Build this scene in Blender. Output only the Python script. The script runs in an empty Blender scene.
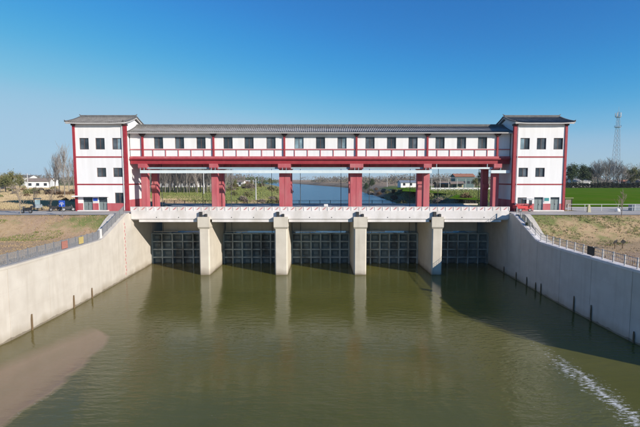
import bpy, math, random
import numpy as np
from mathutils import Vector, Matrix

# ------------------------------------------------------------------ camera, sky, sun, exposure
scene = bpy.context.scene
col = scene.collection
F_PX, H_CAM = 427.0, 13.9
PITCH = math.atan((213.5 - 179.5) / F_PX)
cam_d = bpy.data.cameras.new('camera')
cam_d.sensor_width = 36.0
cam_d.lens = F_PX / 640.0 * 36.0
cam_d.clip_end = 9000
cam_d.clip_start = 0.2
cam = bpy.data.objects.new('camera', cam_d)
cam.location = (0, 0, H_CAM)
cam.rotation_euler = (math.radians(90) - PITCH, 0, 0)
col.objects.link(cam)
scene.camera = cam

SUN_DIR = Vector((1.24, -1.0, 0.63)).normalized()          # towards the sun
SUN_EL = math.asin(SUN_DIR.z)
SUN_AZ = math.atan2(SUN_DIR.x, SUN_DIR.y)
world = bpy.data.worlds.new('World')
scene.world = world
world.use_nodes = True
wn = world.node_tree
bg = wn.nodes['Background']
sky = wn.nodes.new('ShaderNodeTexSky')
sky.sky_type = 'NISHITA'
sky.sun_disc = False
sky.sun_elevation = SUN_EL
sky.sun_rotation = SUN_AZ
sky.altitude = 0
sky.air_density = 1.0
sky.dust_density = 0.0
sky.ozone_density = 4.0
EXPOSURE, SKY_STRENGTH = 0.30, 0.08
# clear winter sky: the Nishita colours through one tone curve per channel (deeper zenith, pale blue horizon)
pre = wn.nodes.new('ShaderNodeVectorMath'); pre.operation = 'SCALE'; pre.inputs['Scale'].default_value = SKY_STRENGTH
crv = wn.nodes.new('ShaderNodeRGBCurve')
for k, pts in enumerate(([(0, 0), (.085, .037), (.12, .057), (.19, .18), (.28, .335), (.47, .385), (.77, .41), (1, .44)],
                         [(0, 0), (.165, .215), (.224, .32), (.33, .475), (.39, .53), (.66, .585), (.80, .60), (1, .63)],
                         [(0, 0), (.30, .57), (.39, .69), (.49, .73), (.70, .75), (1, .78)])):
    c = crv.mapping.curves[k]
    c.points[0].location = pts[0]; c.points[1].location = pts[-1]
    for q in pts[1:-1]: c.points.new(*q)
crv.mapping.update()
post_ = wn.nodes.new('ShaderNodeVectorMath'); post_.operation = 'SCALE'; post_.inputs['Scale'].default_value = 1.0 / (SKY_STRENGTH * 2 ** EXPOSURE)
wn.links.new(sky.outputs['Color'], pre.inputs[0])
wn.links.new(pre.outputs[0], crv.inputs['Color'])
wn.links.new(crv.outputs['Color'], post_.inputs[0])
wn.links.new(post_.outputs[0], bg.inputs['Color'])
bg.inputs['Strength'].default_value = SKY_STRENGTH

sun_d = bpy.data.lights.new('sun', 'SUN')
sun_d.energy = 4.7
sun_d.angle = math.radians(0.53)
sun_d.color = (1.0, 0.92, 0.81)
sun = bpy.data.objects.new('sun', sun_d)
sun.rotation_euler = SUN_DIR.to_track_quat('Z', 'Y').to_euler()
sun.location = (120, -100, 90)
col.objects.link(sun)

scene.view_settings.view_transform = 'Standard'
scene.view_settings.look = 'None'
scene.view_settings.gamma = 1.0
scene.view_settings.use_curve_mapping = False
scene.view_settings.exposure = EXPOSURE

rnd = random.Random(7)

# ------------------------------------------------------------------ pixel helpers (640 x 427 photograph)
def ray(u, v):
    a = (u - 320) / F_PX
    b = -(v - 213.5) / F_PX
    c, s = math.cos(PITCH), math.sin(PITCH)
    return (a, c + b * s, -s + b * c)
def on_z(u, v, z):
    d = ray(u, v); t = (z - H_CAM) / d[2]
    return (d[0] * t, d[1] * t)
def on_y(u, v, y):
    d = ray(u, v); t = y / d[1]
    return (d[0] * t, H_CAM + d[2] * t)
def lerp_tab(tab, q):
    if q <= tab[0][0]: return tab[0][1]
    for (a, va), (b, vb) in zip(tab, tab[1:]):
        if q <= b: return va + (vb - va) * (q - a) / (b - a)
    return tab[-1][1]
def sstep(a, b, x):
    t = min(1, max(0, (x - a) / (b - a)))
    return t * t * (3 - 2 * t)

# ------------------------------------------------------------------ materials
def new_mat(name):
    m = bpy.data.materials.new(name)
    m.use_nodes = True
    return m, m.node_tree.nodes, m.node_tree.links, m.node_tree.nodes['Principled BSDF']

def mat_noise(name, c1, c2, scale=3.0, rough=0.75, bump=0.0, bscale=None, detail=6, stretch=(1, 1, 1), spec=0.35, metal=0.0, c3=None, s3=0.4):
    """two tone noise colour, optional second large scale stain, optional bump"""
    m, N, L, P = new_mat(name)
    tc = N.new('ShaderNodeNewGeometry')
    mp = N.new('ShaderNodeMapping'); mp.inputs['Scale'].default_value = stretch
    L.new(tc.outputs['Position'], mp.inputs['Vector'])
    n = N.new('ShaderNodeTexNoise'); n.inputs['Scale'].default_value = scale; n.inputs['Detail'].default_value = detail
    n.inputs['Roughness'].default_value = 0.62
    L.new(mp.outputs['Vector'], n.inputs['Vector'])
    r = N.new('ShaderNodeValToRGB')
    r.color_ramp.elements[0].position = 0.32; r.color_ramp.elements[1].position = 0.70
    r.color_ramp.elements[0].color = (*c1, 1); r.color_ramp.elements[1].color = (*c2, 1)
    L.new(n.outputs['Fac'], r.inputs['Fac'])
    out = r.outputs['Color']
    if c3:
        n3 = N.new('ShaderNodeTexNoise'); n3.inputs['Scale'].default_value = s3; n3.inputs['Detail'].default_value = 5
        L.new(mp.outputs['Vector'], n3.inputs['Vector'])
        r3 = N.new('ShaderNodeValToRGB'); r3.color_ramp.elements[0].position = 0.45; r3.color_ramp.elements[1].position = 0.72
        L.new(n3.outputs['Fac'], r3.inputs['Fac'])
        mx = N.new('ShaderNodeMixRGB'); mx.inputs['Color2'].default_value = (*c3, 1)
        L.new(r3.outputs['Color'], mx.inputs['Fac']); L.new(out, mx.inputs['Color1'])
        out = mx.outputs['Color']
    L.new(out, P.inputs['Base Color'])
    P.inputs['Roughness'].default_value = rough
    P.inputs['Specular IOR Level'].default_value = spec
    P.inputs['Metallic'].default_value = metal
    if bump:
        nb = N.new('ShaderNodeTexNoise'); nb.inputs['Scale'].default_value = bscale or scale * 6; nb.inputs['Detail'].default_value = 8
        L.new(tc.outputs['Position'], nb.inputs['Vector'])
        b = N.new('ShaderNodeBump'); b.inputs['Strength'].default_value = bump; b.inputs['Distance'].default_value = 0.05
        L.new(nb.outputs['Fac'], b.inputs['Height']); L.new(b.outputs['Normal'], P.inputs['Normal'])
    return m

def mat_concrete(name, c1, c2, stain, tide):
    """cast concrete: mottled, vertical run-off streaks, algae tide line just above the water"""
    m, N, L, P = new_mat(name)
    g = N.new('ShaderNodeNewGeometry')
    def noise(scale, detail, st):
        mp = N.new('ShaderNodeMapping'); mp.inputs['Scale'].default_value = st
        L.new(g.outputs['Position'], mp.inputs['Vector'])
        n = N.new('ShaderNodeTexNoise'); n.inputs['Scale'].default_value = scale; n.inputs['Detail'].default_value = detail
        L.new(mp.outputs['Vector'], n.inputs['Vector']); return n.outputs['Fac']
    def ramp(f, a, b, ca=(0, 0, 0), cb=(1, 1, 1)):
        r = N.new('ShaderNodeValToRGB'); r.color_ramp.elements[0].position = a; r.color_ramp.elements[1].position = b
        r.color_ramp.elements[0].color = (*ca, 1); r.color_ramp.elements[1].color = (*cb, 1)
        L.new(f, r.inputs['Fac']); return r.outputs['Color']
    def mix(f, a, c):
        x = N.new('ShaderNodeMixRGB'); x.inputs['Color2'].default_value = (*c, 1)
        L.new(f, x.inputs['Fac']); L.new(a, x.inputs['Color1']); return x.outputs['Color']
    base = ramp(noise(0.7, 7, (1, 1, 1)), 0.35, 0.7, c1, c2)
    streak = ramp(noise(1.3, 6, (1.5, 1.5, 0.10)), 0.52, 0.80)
    sm = N.new('ShaderNodeMath'); sm.operation = 'MULTIPLY'; sm.inputs[1].default_value = 0.55
    L.new(streak, sm.inputs[0])
    c = mix(sm.outputs[0], base, stain)
    sp = N.new('ShaderNodeSeparateXYZ'); L.new(g.outputs['Position'], sp.inputs[0])
    ad = N.new('ShaderNodeMath'); ad.operation = 'MULTIPLY_ADD'; ad.inputs[1].default_value = 1.6
    L.new(noise(0.5, 5, (1, 1, 0.2)), ad.inputs[0]); L.new(sp.outputs['Z'], ad.inputs[2])
    mr = N.new('ShaderNodeMapRange'); mr.inputs['From Min'].default_value = 0.75; mr.inputs['From Max'].default_value = 1.75
    mr.inputs['To Min'].default_value = 0.85; mr.inputs['To Max'].default_value = 0.0
    L.new(ad.outputs[0], mr.inputs['Value'])
    c = mix(mr.outputs[0], c, tide)
    def mm(op, a, b):
        x = N.new('ShaderNodeMath'); x.operation = op
        for i, q in enumerate((a, b)):
            if isinstance(q, (int, float)): x.inputs[i].default_value = q
            else: L.new(q, x.inputs[i])
        return x.outputs[0]
    zn = mm('ADD', sp.outputs['Z'], mm('MULTIPLY', noise(0.8, 4, (1, 1, 1)), 0.05))
    lift = mm('MULTIPLY', mm('LESS_THAN', mm('FRACT', mm('DIVIDE', zn, 2.15), 0), 0.016), 0.30)
    c = mix(lift, c, stain)
    wet = mm('MULTIPLY', mm('LESS_THAN', mm('ADD', sp.outputs['Z'], mm('MULTIPLY', noise(0.9, 5, (1, 1, 1)), 0.5)), 0.42), 0.65)
    c = mix(wet, c, (0.13, 0.105, 0.07))
    blot = mm('MULTIPLY', ramp(noise(0.22, 6, (1, 1, 1.6)), 0.50, 0.72), 0.35)
    c = mix(blot, c, stain)
    L.new(c, P.inputs['Base Color'])
    P.inputs['Roughness'].default_value = 0.85; P.inputs['Specular IOR Level'].default_value = 0.25
    b = N.new('ShaderNodeBump'); b.inputs['Strength'].default_value = 0.25; b.inputs['Distance'].default_value = 0.03
    L.new(noise(6, 8, (1, 1, 1)), b.inputs['Height']); L.new(b.outputs['Normal'], P.inputs['Normal'])
    return m

M = {}
M['concrete'] = mat_concrete('cream_concrete', (0.55, 0.505, 0.445), (0.62, 0.575, 0.51), (0.46, 0.41, 0.345), (0.33, 0.28, 0.21))
M['concrete2'] = mat_concrete('cream_concrete_pier', (0.56, 0.51, 0.43), (0.63, 0.575, 0.49), (0.44, 0.385, 0.31), (0.22, 0.18, 0.14))
M['deck'] = mat_noise('pale_deck_concrete', (0.68, 0.64, 0.62), (0.77, 0.73, 0.71), 1.2, 0.8, 0.15, 8, c3=(0.56, 0.52, 0.48), s3=0.5, stretch=(1, 1, .5))
M['plaster'] = mat_noise('white_plaster', (0.74, 0.73, 0.73), (0.80, 0.79, 0.79), 1.5, 0.8, 0.06, 14, c3=(0.715, 0.70, 0.69), s3=0.9, stretch=(1.6, 1.6, .13))
M['red'] = mat_noise('faded_red_paint', (0.40, 0.080, 0.095), (0.48, 0.115, 0.13), 1.3, 0.7, 0.05, 12, c3=(0.46, 0.16, 0.165), s3=0.8, stretch=(1.2, 1.2, .35))
M['darkred'] = mat_noise('deep_red_paint', (0.27, 0.022, 0.035), (0.34, 0.04, 0.05), 1.6, 0.6)
M['trim'] = mat_noise('dark_timber', (0.05, 0.025, 0.025), (0.08, 0.04, 0.035), 3, 0.6)
M['frame'] = mat_noise('window_frame', (0.10, 0.07, 0.065), (0.15, 0.10, 0.09), 4, 0.5)
M['tile'] = mat_noise('grey_roof_tile', (0.14, 0.133, 0.125), (0.24, 0.228, 0.21), 2.6, 0.85, 0.3, 9, c3=(0.13, 0.125, 0.115), s3=1.1)
M['ridge'] = mat_noise('ridge_tile', (0.10, 0.10, 0.10), (0.17, 0.165, 0.16), 2, 0.8)
M['soffit'] = mat_noise('eave_board', (0.50, 0.49, 0.48), (0.58, 0.56, 0.55), 1.5, 0.8)
M['gate'] = mat_noise('gate_steel', (0.12, 0.155, 0.165), (0.165, 0.20, 0.205), 1.0, 0.55, 0.1, 10, metal=0.0, c3=(0.07, 0.065, 0.055), s3=0.7, stretch=(1, 1, .4))
M['gaterib'] = mat_noise('gate_rib_steel', (0.32, 0.38, 0.39), (0.42, 0.46, 0.46), 1.2, 0.5, 0.1, 10, c3=(0.12, 0.11, 0.09), s3=0.7, stretch=(1, 1, .4))
M['canopy'] = mat_noise('pale_steel_paint', (0.58, 0.66, 0.67), (0.68, 0.74, 0.74), 0.9, 0.45)
M['canopy2'] = mat_noise('pale_teal_steel', (0.26, 0.36, 0.40), (0.34, 0.43, 0.46), 0.9, 0.45)
M['asphalt'] = mat_noise('road_surface', (0.42, 0.39, 0.355), (0.50, 0.47, 0.43), 0.8, 0.9, 0.2, 12, c3=(0.36, 0.33, 0.295), s3=0.25)
M['darkmetal'] = mat_noise('dark_metal', (0.03, 0.03, 0.032), (0.055, 0.055, 0.055), 5, 0.5)
M['fencegrey'] = mat_noise('fence_grey', (0.16, 0.165, 0.18), (0.22, 0.22, 0.235), 5, 0.5)
M['fencemesh'] = mat_noise('fence_mesh_grey', (0.20, 0.205, 0.22), (0.30, 0.30, 0.31), 9, 0.6)
M['whitepaint'] = mat_noise('white_rail_paint', (0.62, 0.60, 0.57), (0.75, 0.73, 0.71), 4, 0.5)
M['railgrey'] = mat_noise('rail_paint_grey', (0.40, 0.39, 0.38), (0.52, 0.50, 0.48), 4, 0.5)
M['stripered'] = mat_noise('stripe_red', (0.46, 0.13, 0.14), (0.60, 0.30, 0.29), 3, 0.7)
M['signred'] = mat_noise('notice_red', (0.36, 0.15, 0.12), (0.43, 0.20, 0.16), 6, 0.5)
M['yellow'] = mat_noise('notice_yellow', (0.46, 0.36, 0.13), (0.53, 0.42, 0.18), 6, 0.5)
M['blue'] = mat_noise('sign_blue', (0.02, 0.07, 0.42), (0.03, 0.10, 0.50), 6, 0.4)
M['teal'] = mat_noise('sign_teal', (0.03, 0.22, 0.24), (0.05, 0.28, 0.28), 6, 0.5)
M['doorgrey'] = mat_noise('door_grey_green', (0.16, 0.20, 0.20), (0.22, 0.26, 0.26), 3, 0.5)
M['dark'] = mat_noise('dark_interior', (0.012, 0.013, 0.016), (0.022, 0.022, 0.026), 3, 0.8)
M['wood'] = mat_noise('weathered_wood', (0.10, 0.065, 0.035), (0.19, 0.13, 0.07), 7, 0.85, 0.3, 30, stretch=(1, 1, .2))
M['bark'] = mat_noise('grey_bark', (0.17, 0.145, 0.12), (0.27, 0.24, 0.21), 4, 0.9, stretch=(1, 1, .3))
M['twig'] = mat_noise('bare_twigs', (0.17, 0.135, 0.10), (0.25, 0.205, 0.16), 2, 0.9)
M['twig2'] = mat_noise('grey_twigs', (0.20, 0.175, 0.155), (0.29, 0.26, 0.235), 2, 0.9)
M['leaf_olive'] = mat_noise('olive_leaves', (0.12, 0.135, 0.045), (0.21, 0.21, 0.085), 1.2, 0.8, c3=(0.25, 0.20, 0.10), s3=0.5)
M['leaf_dark'] = mat_noise('evergreen_leaves', (0.035, 0.06, 0.022), (0.08, 0.11, 0.045), 1.0, 0.8)
M['farwood'] = mat_noise('far_wood_twigs', (0.11, 0.095, 0.075), (0.18, 0.155, 0.12), .2, 0.9)
M['hedge'] = mat_noise('hedge_leaves', (0.018, 0.024, 0.016), (0.04, 0.045, 0.028), 0.7, 0.9)
M['reedbrown'] = mat_noise('brown_scrub', (0.13, 0.075, 0.045), (0.22, 0.14, 0.08), 0.8, 0.9)
M['rubber'] = mat_noise('tyre_rubber', (0.015, 0.015, 0.016), (0.03, 0.03, 0.03), 8, 0.8)
M['rim'] = mat_noise('wheel_rim', (0.25, 0.25, 0.26), (0.35, 0.35, 0.36), 8, 0.4, metal=0.6)
M['vehred'] = mat_noise('vehicle_red', (0.52, 0.035, 0.04), (0.60, 0.06, 0.06), 3, 0.35, spec=.5)
M['vehblue'] = mat_noise('vehicle_blue_grey', (0.19, 0.22, 0.25), (0.26, 0.29, 0.32), 3, 0.4, spec=.5)
M['vehdark'] = mat_noise('vehicle_dark', (0.02, 0.021, 0.025), (0.045, 0.045, 0.05), 5, 0.35, spec=.5)
M['stone'] = mat_noise('pale_stone', (0.40, 0.37, 0.24), (0.52, 0.48, 0.33), 5, 0.85, 0.2)
M['roofbrown'] = mat_noise('far_roof_brown', (0.22, 0.17, 0.14), (0.30, 0.24, 0.20), 0.7, 0.9)
M['rooforange'] = mat_noise('far_roof_orange', (0.33, 0.14, 0.085), (0.42, 0.19, 0.12), 0.7, 0.85)
M['tealwall'] = mat_noise('far_teal_wall', (0.10, 0.16, 0.16), (0.15, 0.20, 0.20), 0.5, 0.7)
M['towersteel'] = mat_noise('mast_steel', (0.40, 0.42, 0.45), (0.50, 0.52, 0.55), 0.5, 0.5)

def glass_mat(name, c, rough=0.06):
    m, N, L, P = new_mat(name)
    g = N.new('ShaderNodeNewGeometry')
    n = N.new('ShaderNodeTexNoise'); n.inputs['Scale'].default_value = 0.9; n.inputs['Detail'].default_value = 3
    L.new(g.outputs['Position'], n.inputs['Vector'])
    r = N.new('ShaderNodeValToRGB'); r.color_ramp.elements[0].position = .35; r.color_ramp.elements[1].position = .7
    r.color_ramp.elements[0].color = (*[q * .6 for q in c], 1); r.color_ramp.elements[1].color = (*[q * 1.5 for q in c], 1)
    L.new(n.outputs['Fac'], r.inputs['Fac']); L.new(r.outputs['Color'], P.inputs['Base Color'])
    P.inputs['Roughness'].default_value = rough; P.inputs['Specular IOR Level'].default_value = 0.6
    b = N.new('ShaderNodeBump'); b.inputs['Strength'].default_value = 0.12; b.inputs['Distance'].default_value = 0.04
    L.new(n.outputs['Fac'], b.inputs['Height']); L.new(b.outputs['Normal'], P.inputs['Normal'])
    return m
M['glass'] = glass_mat('window_glass', (0.035, 0.045, 0.055))
M['glassmid'] = glass_mat('window_glass_grey', (0.085, 0.10, 0.115))
M['glasspale'] = glass_mat('curtained_glass', (0.20, 0.28, 0.32), 0.15)

# water: muddy olive body under a rippled surface, a silt plume with a foam edge on the left
def mat_water():
    m, N, L, P = new_mat('pool_water')
    g = N.new('ShaderNodeNewGeometry')
    sp = N.new('ShaderNodeSeparateXYZ'); L.new(g.outputs['Position'], sp.inputs[0])
    def noise(scale, detail, st=(1, 1, 1), rough=.55):
        mp = N.new('ShaderNodeMapping'); mp.inputs['Scale'].default_value = st
        L.new(g.outputs['Position'], mp.inputs['Vector'])
        n = N.new('ShaderNodeTexNoise'); n.inputs['Scale'].default_value = scale; n.inputs['Detail'].default_value = detail; n.inputs['Roughness'].default_value = rough
        L.new(mp.outputs['Vector'], n.inputs['Vector']); return n.outputs['Fac']
    def math_(op, a, b=None, c=None):
        x = N.new('ShaderNodeMath'); x.operation = op
        for i, q in enumerate((a, b, c)):
            if q is None: continue
            if isinstance(q, (int, float)): x.inputs[i].default_value = q
            else: L.new(q, x.inputs[i])
        return x.outputs[0]
    def mixc(f, a, b):
        x = N.new('ShaderNodeMixRGB'); L.new(f, x.inputs['Fac'])
        for k, q in (('Color1', a), ('Color2', b)):
            if isinstance(q, tuple): x.inputs[k].default_value = (*q, 1)
            else: L.new(q, x.inputs[k])
        return x.outputs['Color']
    # silt plume: bounded on the right by a line x = edge(y), fading out towards the gates
    cv = N.new('ShaderNodeFloatCurve')
    pts = [(0.0, 0.58), (0.55, 0.60), (0.67, 0.62), (0.74, 0.615), (0.83, 0.595), (0.888, 0.55), (0.917, 0.49), (1.0, 0.10)]
    mp = cv.mapping; c0 = mp.curves[0]
    c0.points[0].location = pts[0]; c0.points[1].location = pts[-1]
    for q in pts[1:-1]: c0.points.new(*q)
    mp.update()
    yn = math_('DIVIDE', sp.outputs['Y'], 42.0)
    L.new(math_('MAXIMUM', math_('MINIMUM', yn, 1.0), 0.0), cv.inputs['Value'])
    edge = math_('MULTIPLY_ADD', cv.outputs['Value'], 20.0, -30.0)         # world x of the edge
    wob = math_('MULTIPLY_ADD', noise(0.35, 5), 1.6, -0.8)
    dist = math_('ADD', math_('SUBTRACT', edge, sp.outputs['X']), wob)     # > 0 inside the plume
    inside = N.new('ShaderNodeMapRange'); inside.inputs['From Min'].default_value = -0.15; inside.inputs['From Max'].default_value = 0.35
    L.new(dist, inside.inputs['Value'])
    lft = N.new('ShaderNodeMapRange'); lft.inputs['From Min'].default_value = -0.9; lft.inputs['From Max'].default_value = 1.3
    lx = math_('MULTIPLY_ADD', sp.outputs['Y'], -0.30, 33.2)                # left rim of the plume
    L.new(math_('ADD', math_('ADD', sp.outputs['X'], lx), wob), lft.inputs['Value'])
    plume = math_('MULTIPLY', inside.outputs[0], lft.outputs[0])
    body = N.new('ShaderNodeValToRGB')
    body.color_ramp.elements[0].position = .35; body.color_ramp.elements[1].position = .68
    body.color_ramp.elements[0].color = (0.092, 0.093, 0.018, 1); body.color_ramp.elements[1].color = (0.122, 0.117, 0.028, 1)
    L.new(noise(0.09, 4), body.inputs['Fac'])
    # cream wall's brown reflection painted into the water colour along the left wall
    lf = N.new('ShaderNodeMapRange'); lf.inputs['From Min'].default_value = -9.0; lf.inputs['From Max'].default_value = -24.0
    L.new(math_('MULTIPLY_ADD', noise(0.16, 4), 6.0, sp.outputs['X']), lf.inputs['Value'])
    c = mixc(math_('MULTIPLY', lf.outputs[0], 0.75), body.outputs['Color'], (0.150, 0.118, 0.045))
    c = mixc(math_('MULTIPLY', plume, math_('MULTIPLY_ADD', noise(0.5, 5, (1, .5, 1)), 0.7, 0.52)), c, (0.285, 0.19, 0.115))
    # foam flecks: a faint drift line on the plume's edge, a denser one along the current line near the right wall
    def near(d, k): return math_('MAXIMUM', math_('SUBTRACT', 1.0, math_('MULTIPLY', math_('ABSOLUTE', d), k)), 0.0)
    def rampv(v, lo, hi):
        r = N.new('ShaderNodeMapRange'); r.inputs['From Min'].default_value = lo; r.inputs['From Max'].default_value = hi
        L.new(v, r.inputs['Value']); return r.outputs[0]
    fn = noise(2.2, 5, (0.8, 1.9, 1), .65)
    fo = math_('MULTIPLY', near(dist, 1.6), rampv(sp.outputs['Y'], 33.0, 25.0))
    foamL = rampv(math_('ADD', fn, math_('MULTIPLY', fo, 0.22)), 0.73, 0.84)
    rx = math_('ADD', sp.outputs['X'], math_('MULTIPLY_ADD', noise(0.25, 3), 1.6, -19.1))
    wid = math_('MULTIPLY_ADD', sp.outputs['Y'], 0.035, 0.05)
    fr = math_('MULTIPLY', near(rx, 0.5), math_('MULTIPLY', rampv(sp.outputs['Y'], 38.5, 30.0), rampv(sp.outputs['Y'], 12.0, 18.0)))
    foamR = rampv(math_('ADD', noise(3.0, 5, (0.7, 2.2, 1), .7), math_('MULTIPLY', fr, 0.235)), 0.69, 0.79)
    fleck = math_('MULTIPLY', rampv(noise(7.0, 2), .735, .76), rampv(noise(0.13, 4), .48, .62))
    c = mixc(math_('MULTIPLY', fleck, 0.5), c, (0.30, 0.27, 0.18))
    c = mixc(math_('MULTIPLY', foamL, 0.45), c, (0.55, 0.52, 0.45))
    c = mixc(math_('MULTIPLY', foamR, 0.8), c, (0.85, 0.84, 0.80))
    L.new(c, P.inputs['Base Color'])
    P.inputs['Roughness'].default_value = 0.11
    P.inputs['IOR'].default_value = 1.33
    P.inputs['Specular IOR Level'].default_value = 0.5
    # ripples: calm by the gates, livelier towards the camera, slicks and wind patches in between
    amp = N.new('ShaderNodeMapRange'); amp.inputs['From Min'].default_value = 56.0; amp.inputs['From Max'].default_value = 26.0
    amp.inputs['To Min'].default_value = 0.42; amp.inputs['To Max'].default_value = 0.85
    L.new(sp.outputs['Y'], amp.inputs['Value'])
    patch = math_('MULTIPLY_ADD', rampv(noise(0.10, 4, (1.5, 0.55, 1)), .38, .64), 1.0, 0.30)
    calm = math_('MULTIPLY_ADD', plume, -0.7, 1.0)
    hgt = math_('ADD', math_('MULTIPLY', noise(1.3, 2, (0.55, 1.5, 1)), 1.0), math_('MULTIPLY', noise(4.2, 3, (0.6, 1.5, 1)), 0.32))
    hgt = math_('MULTIPLY', hgt, math_('MULTIPLY', math_('MULTIPLY', amp.outputs[0], patch), calm))
    # a livelier band of ripples where the current leaves the right wall
    band = math_('MULTIPLY', near(math_('ADD', sp.outputs['X'], -14.5), 0.17), math_('MULTIPLY', rampv(sp.outputs['Y'], 44.0, 38.0), rampv(sp.outputs['Y'], 14.0, 24.0)))
    hgt = math_('ADD', hgt, math_('MULTIPLY', math_('MULTIPLY', noise(2.6, 3, (0.6, 1.4, 1)), band), 0.9))
    b = N.new('ShaderNodeBump'); b.inputs['Strength'].default_value = 1.0; b.inputs['Distance'].default_value = 0.055
    L.new(hgt, b.inputs['Height']); L.new(b.outputs['Normal'], P.inputs['Normal'])
    return m
M['water'] = mat_water()
def mat_river():
    m, N, L, P = new_mat('river_water')
    P.inputs['Base Color'].default_value = (0.035, 0.085, 0.13, 1)
    P.inputs['Roughness'].default_value = 0.22
    g = N.new('ShaderNodeNewGeometry')
    n = N.new('ShaderNodeTexNoise'); n.inputs['Scale'].default_value = 0.5; n.inputs['Detail'].default_value = 5
    L.new(g.outputs['Position'], n.inputs['Vector'])
    b = N.new('ShaderNodeBump'); b.inputs['Strength'].default_value = 1.0; b.inputs['Distance'].default_value = 0.7
    L.new(n.outputs['Fac'], b.inputs['Height']); L.new(b.outputs['Normal'], P.inputs['Normal'])
    return m
M['river'] = mat_river()

def mat_ground():
    """cover types come from the vertex attribute: r = green grass, g = bare earth, b = dark scrub; the rest is dry grass"""
    m, N, L, P = new_mat('ground_cover')
    at = N.new('ShaderNodeVertexColor'); at.layer_name = 'cover'
    sp = N.new('ShaderNodeSeparateColor'); L.new(at.outputs['Color'], sp.inputs[0])
    g = N.new('ShaderNodeNewGeometry')
    def noise(scale, detail=7, rough=.65):
        n = N.new('ShaderNodeTexNoise'); n.inputs['Scale'].default_value = scale; n.inputs['Detail'].default_value = detail; n.inputs['Roughness'].default_value = rough
        L.new(g.outputs['Position'], n.inputs['Vector']); return n.outputs['Fac']
    def ramp(f, a, b, ca=(0, 0, 0), cb=(1, 1, 1)):
        r = N.new('ShaderNodeValToRGB'); r.color_ramp.elements[0].position = a; r.color_ramp.elements[1].position = b
        r.color_ramp.elements[0].color = (*ca, 1); r.color_ramp.elements[1].color = (*cb, 1)
        L.new(f, r.inputs['Fac']); return r.outputs['Color']
    def mx(f, a, b):
        x = N.new('ShaderNodeMixRGB'); L.new(f, x.inputs['Fac']); L.new(a, x.inputs['Color1']); L.new(b, x.inputs['Color2']); return x.outputs['Color']
    def soft(ch, nz):
        a = N.new('ShaderNodeMath'); a.operation = 'ADD'; L.new(ch, a.inputs[0])
        s = N.new('ShaderNodeMath'); s.operation = 'MULTIPLY_ADD'; s.inputs[1].default_value = 1.5; s.inputs[2].default_value = -0.75
        L.new(nz, s.inputs[0]); L.new(s.outputs[0], a.inputs[1])
        r = N.new('ShaderNodeMapRange'); r.inputs['From Min'].default_value = 0.38; r.inputs['From Max'].default_value = 0.68
        L.new(a.outputs[0], r.inputs['Value']); return r.outputs[0]
    n1, n2, n3 = noise(0.55), noise(0.25), noise(2.2)
    dry = ramp(n3, .3, .7, (0.40, 0.275, 0.155), (0.52, 0.375, 0.225))
    earth = ramp(n3, .3, .7, (0.36, 0.24, 0.155), (0.47, 0.33, 0.22))
    green = ramp(n3, .3, .7, (0.14, 0.17, 0.055), (0.24, 0.25, 0.09))
    scrub = ramp(n3, .3, .7, (0.17, 0.115, 0.075), (0.27, 0.19, 0.12))
    c = mx(soft(sp.outputs[1], n2), dry, earth)
    c = mx(soft(sp.outputs[2], n1), c, scrub)
    c = mx(soft(sp.outputs[0], n1), c, green)
    L.new(c, P.inputs['Base Color']); P.inputs['Roughness'].default_value = 0.95; P.inputs['Specular IOR Level'].default_value = 0.1
    b = N.new('ShaderNodeBump'); b.inputs['Strength'].default_value = 0.3; b.inputs['Distance'].default_value = 0.08
    L.new(noise(4.5, 9), b.inputs['Height']); L.new(b.outputs['Normal'], P.inputs['Normal'])
    return m
M['ground'] = mat_ground()
M['wheat'] = mat_noise('wheat_green', (0.066, 0.150, 0.008), (0.100, 0.200, 0.014), 0.5, 0.9, 0.5, 6, stretch=(1, 0.35, 1), c3=(0.125, 0.170, 0.022), s3=0.09, spec=0.0)
M['grassdry'] = mat_noise('dry_grass_blades', (0.34, 0.245, 0.14), (0.46, 0.345, 0.20), 1.5, 0.9, spec=.1)
M['grassgreen'] = mat_noise('green_grass_blades', (0.14, 0.17, 0.05), (0.26, 0.27, 0.10), 1.5, 0.9, spec=.1)

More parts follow.
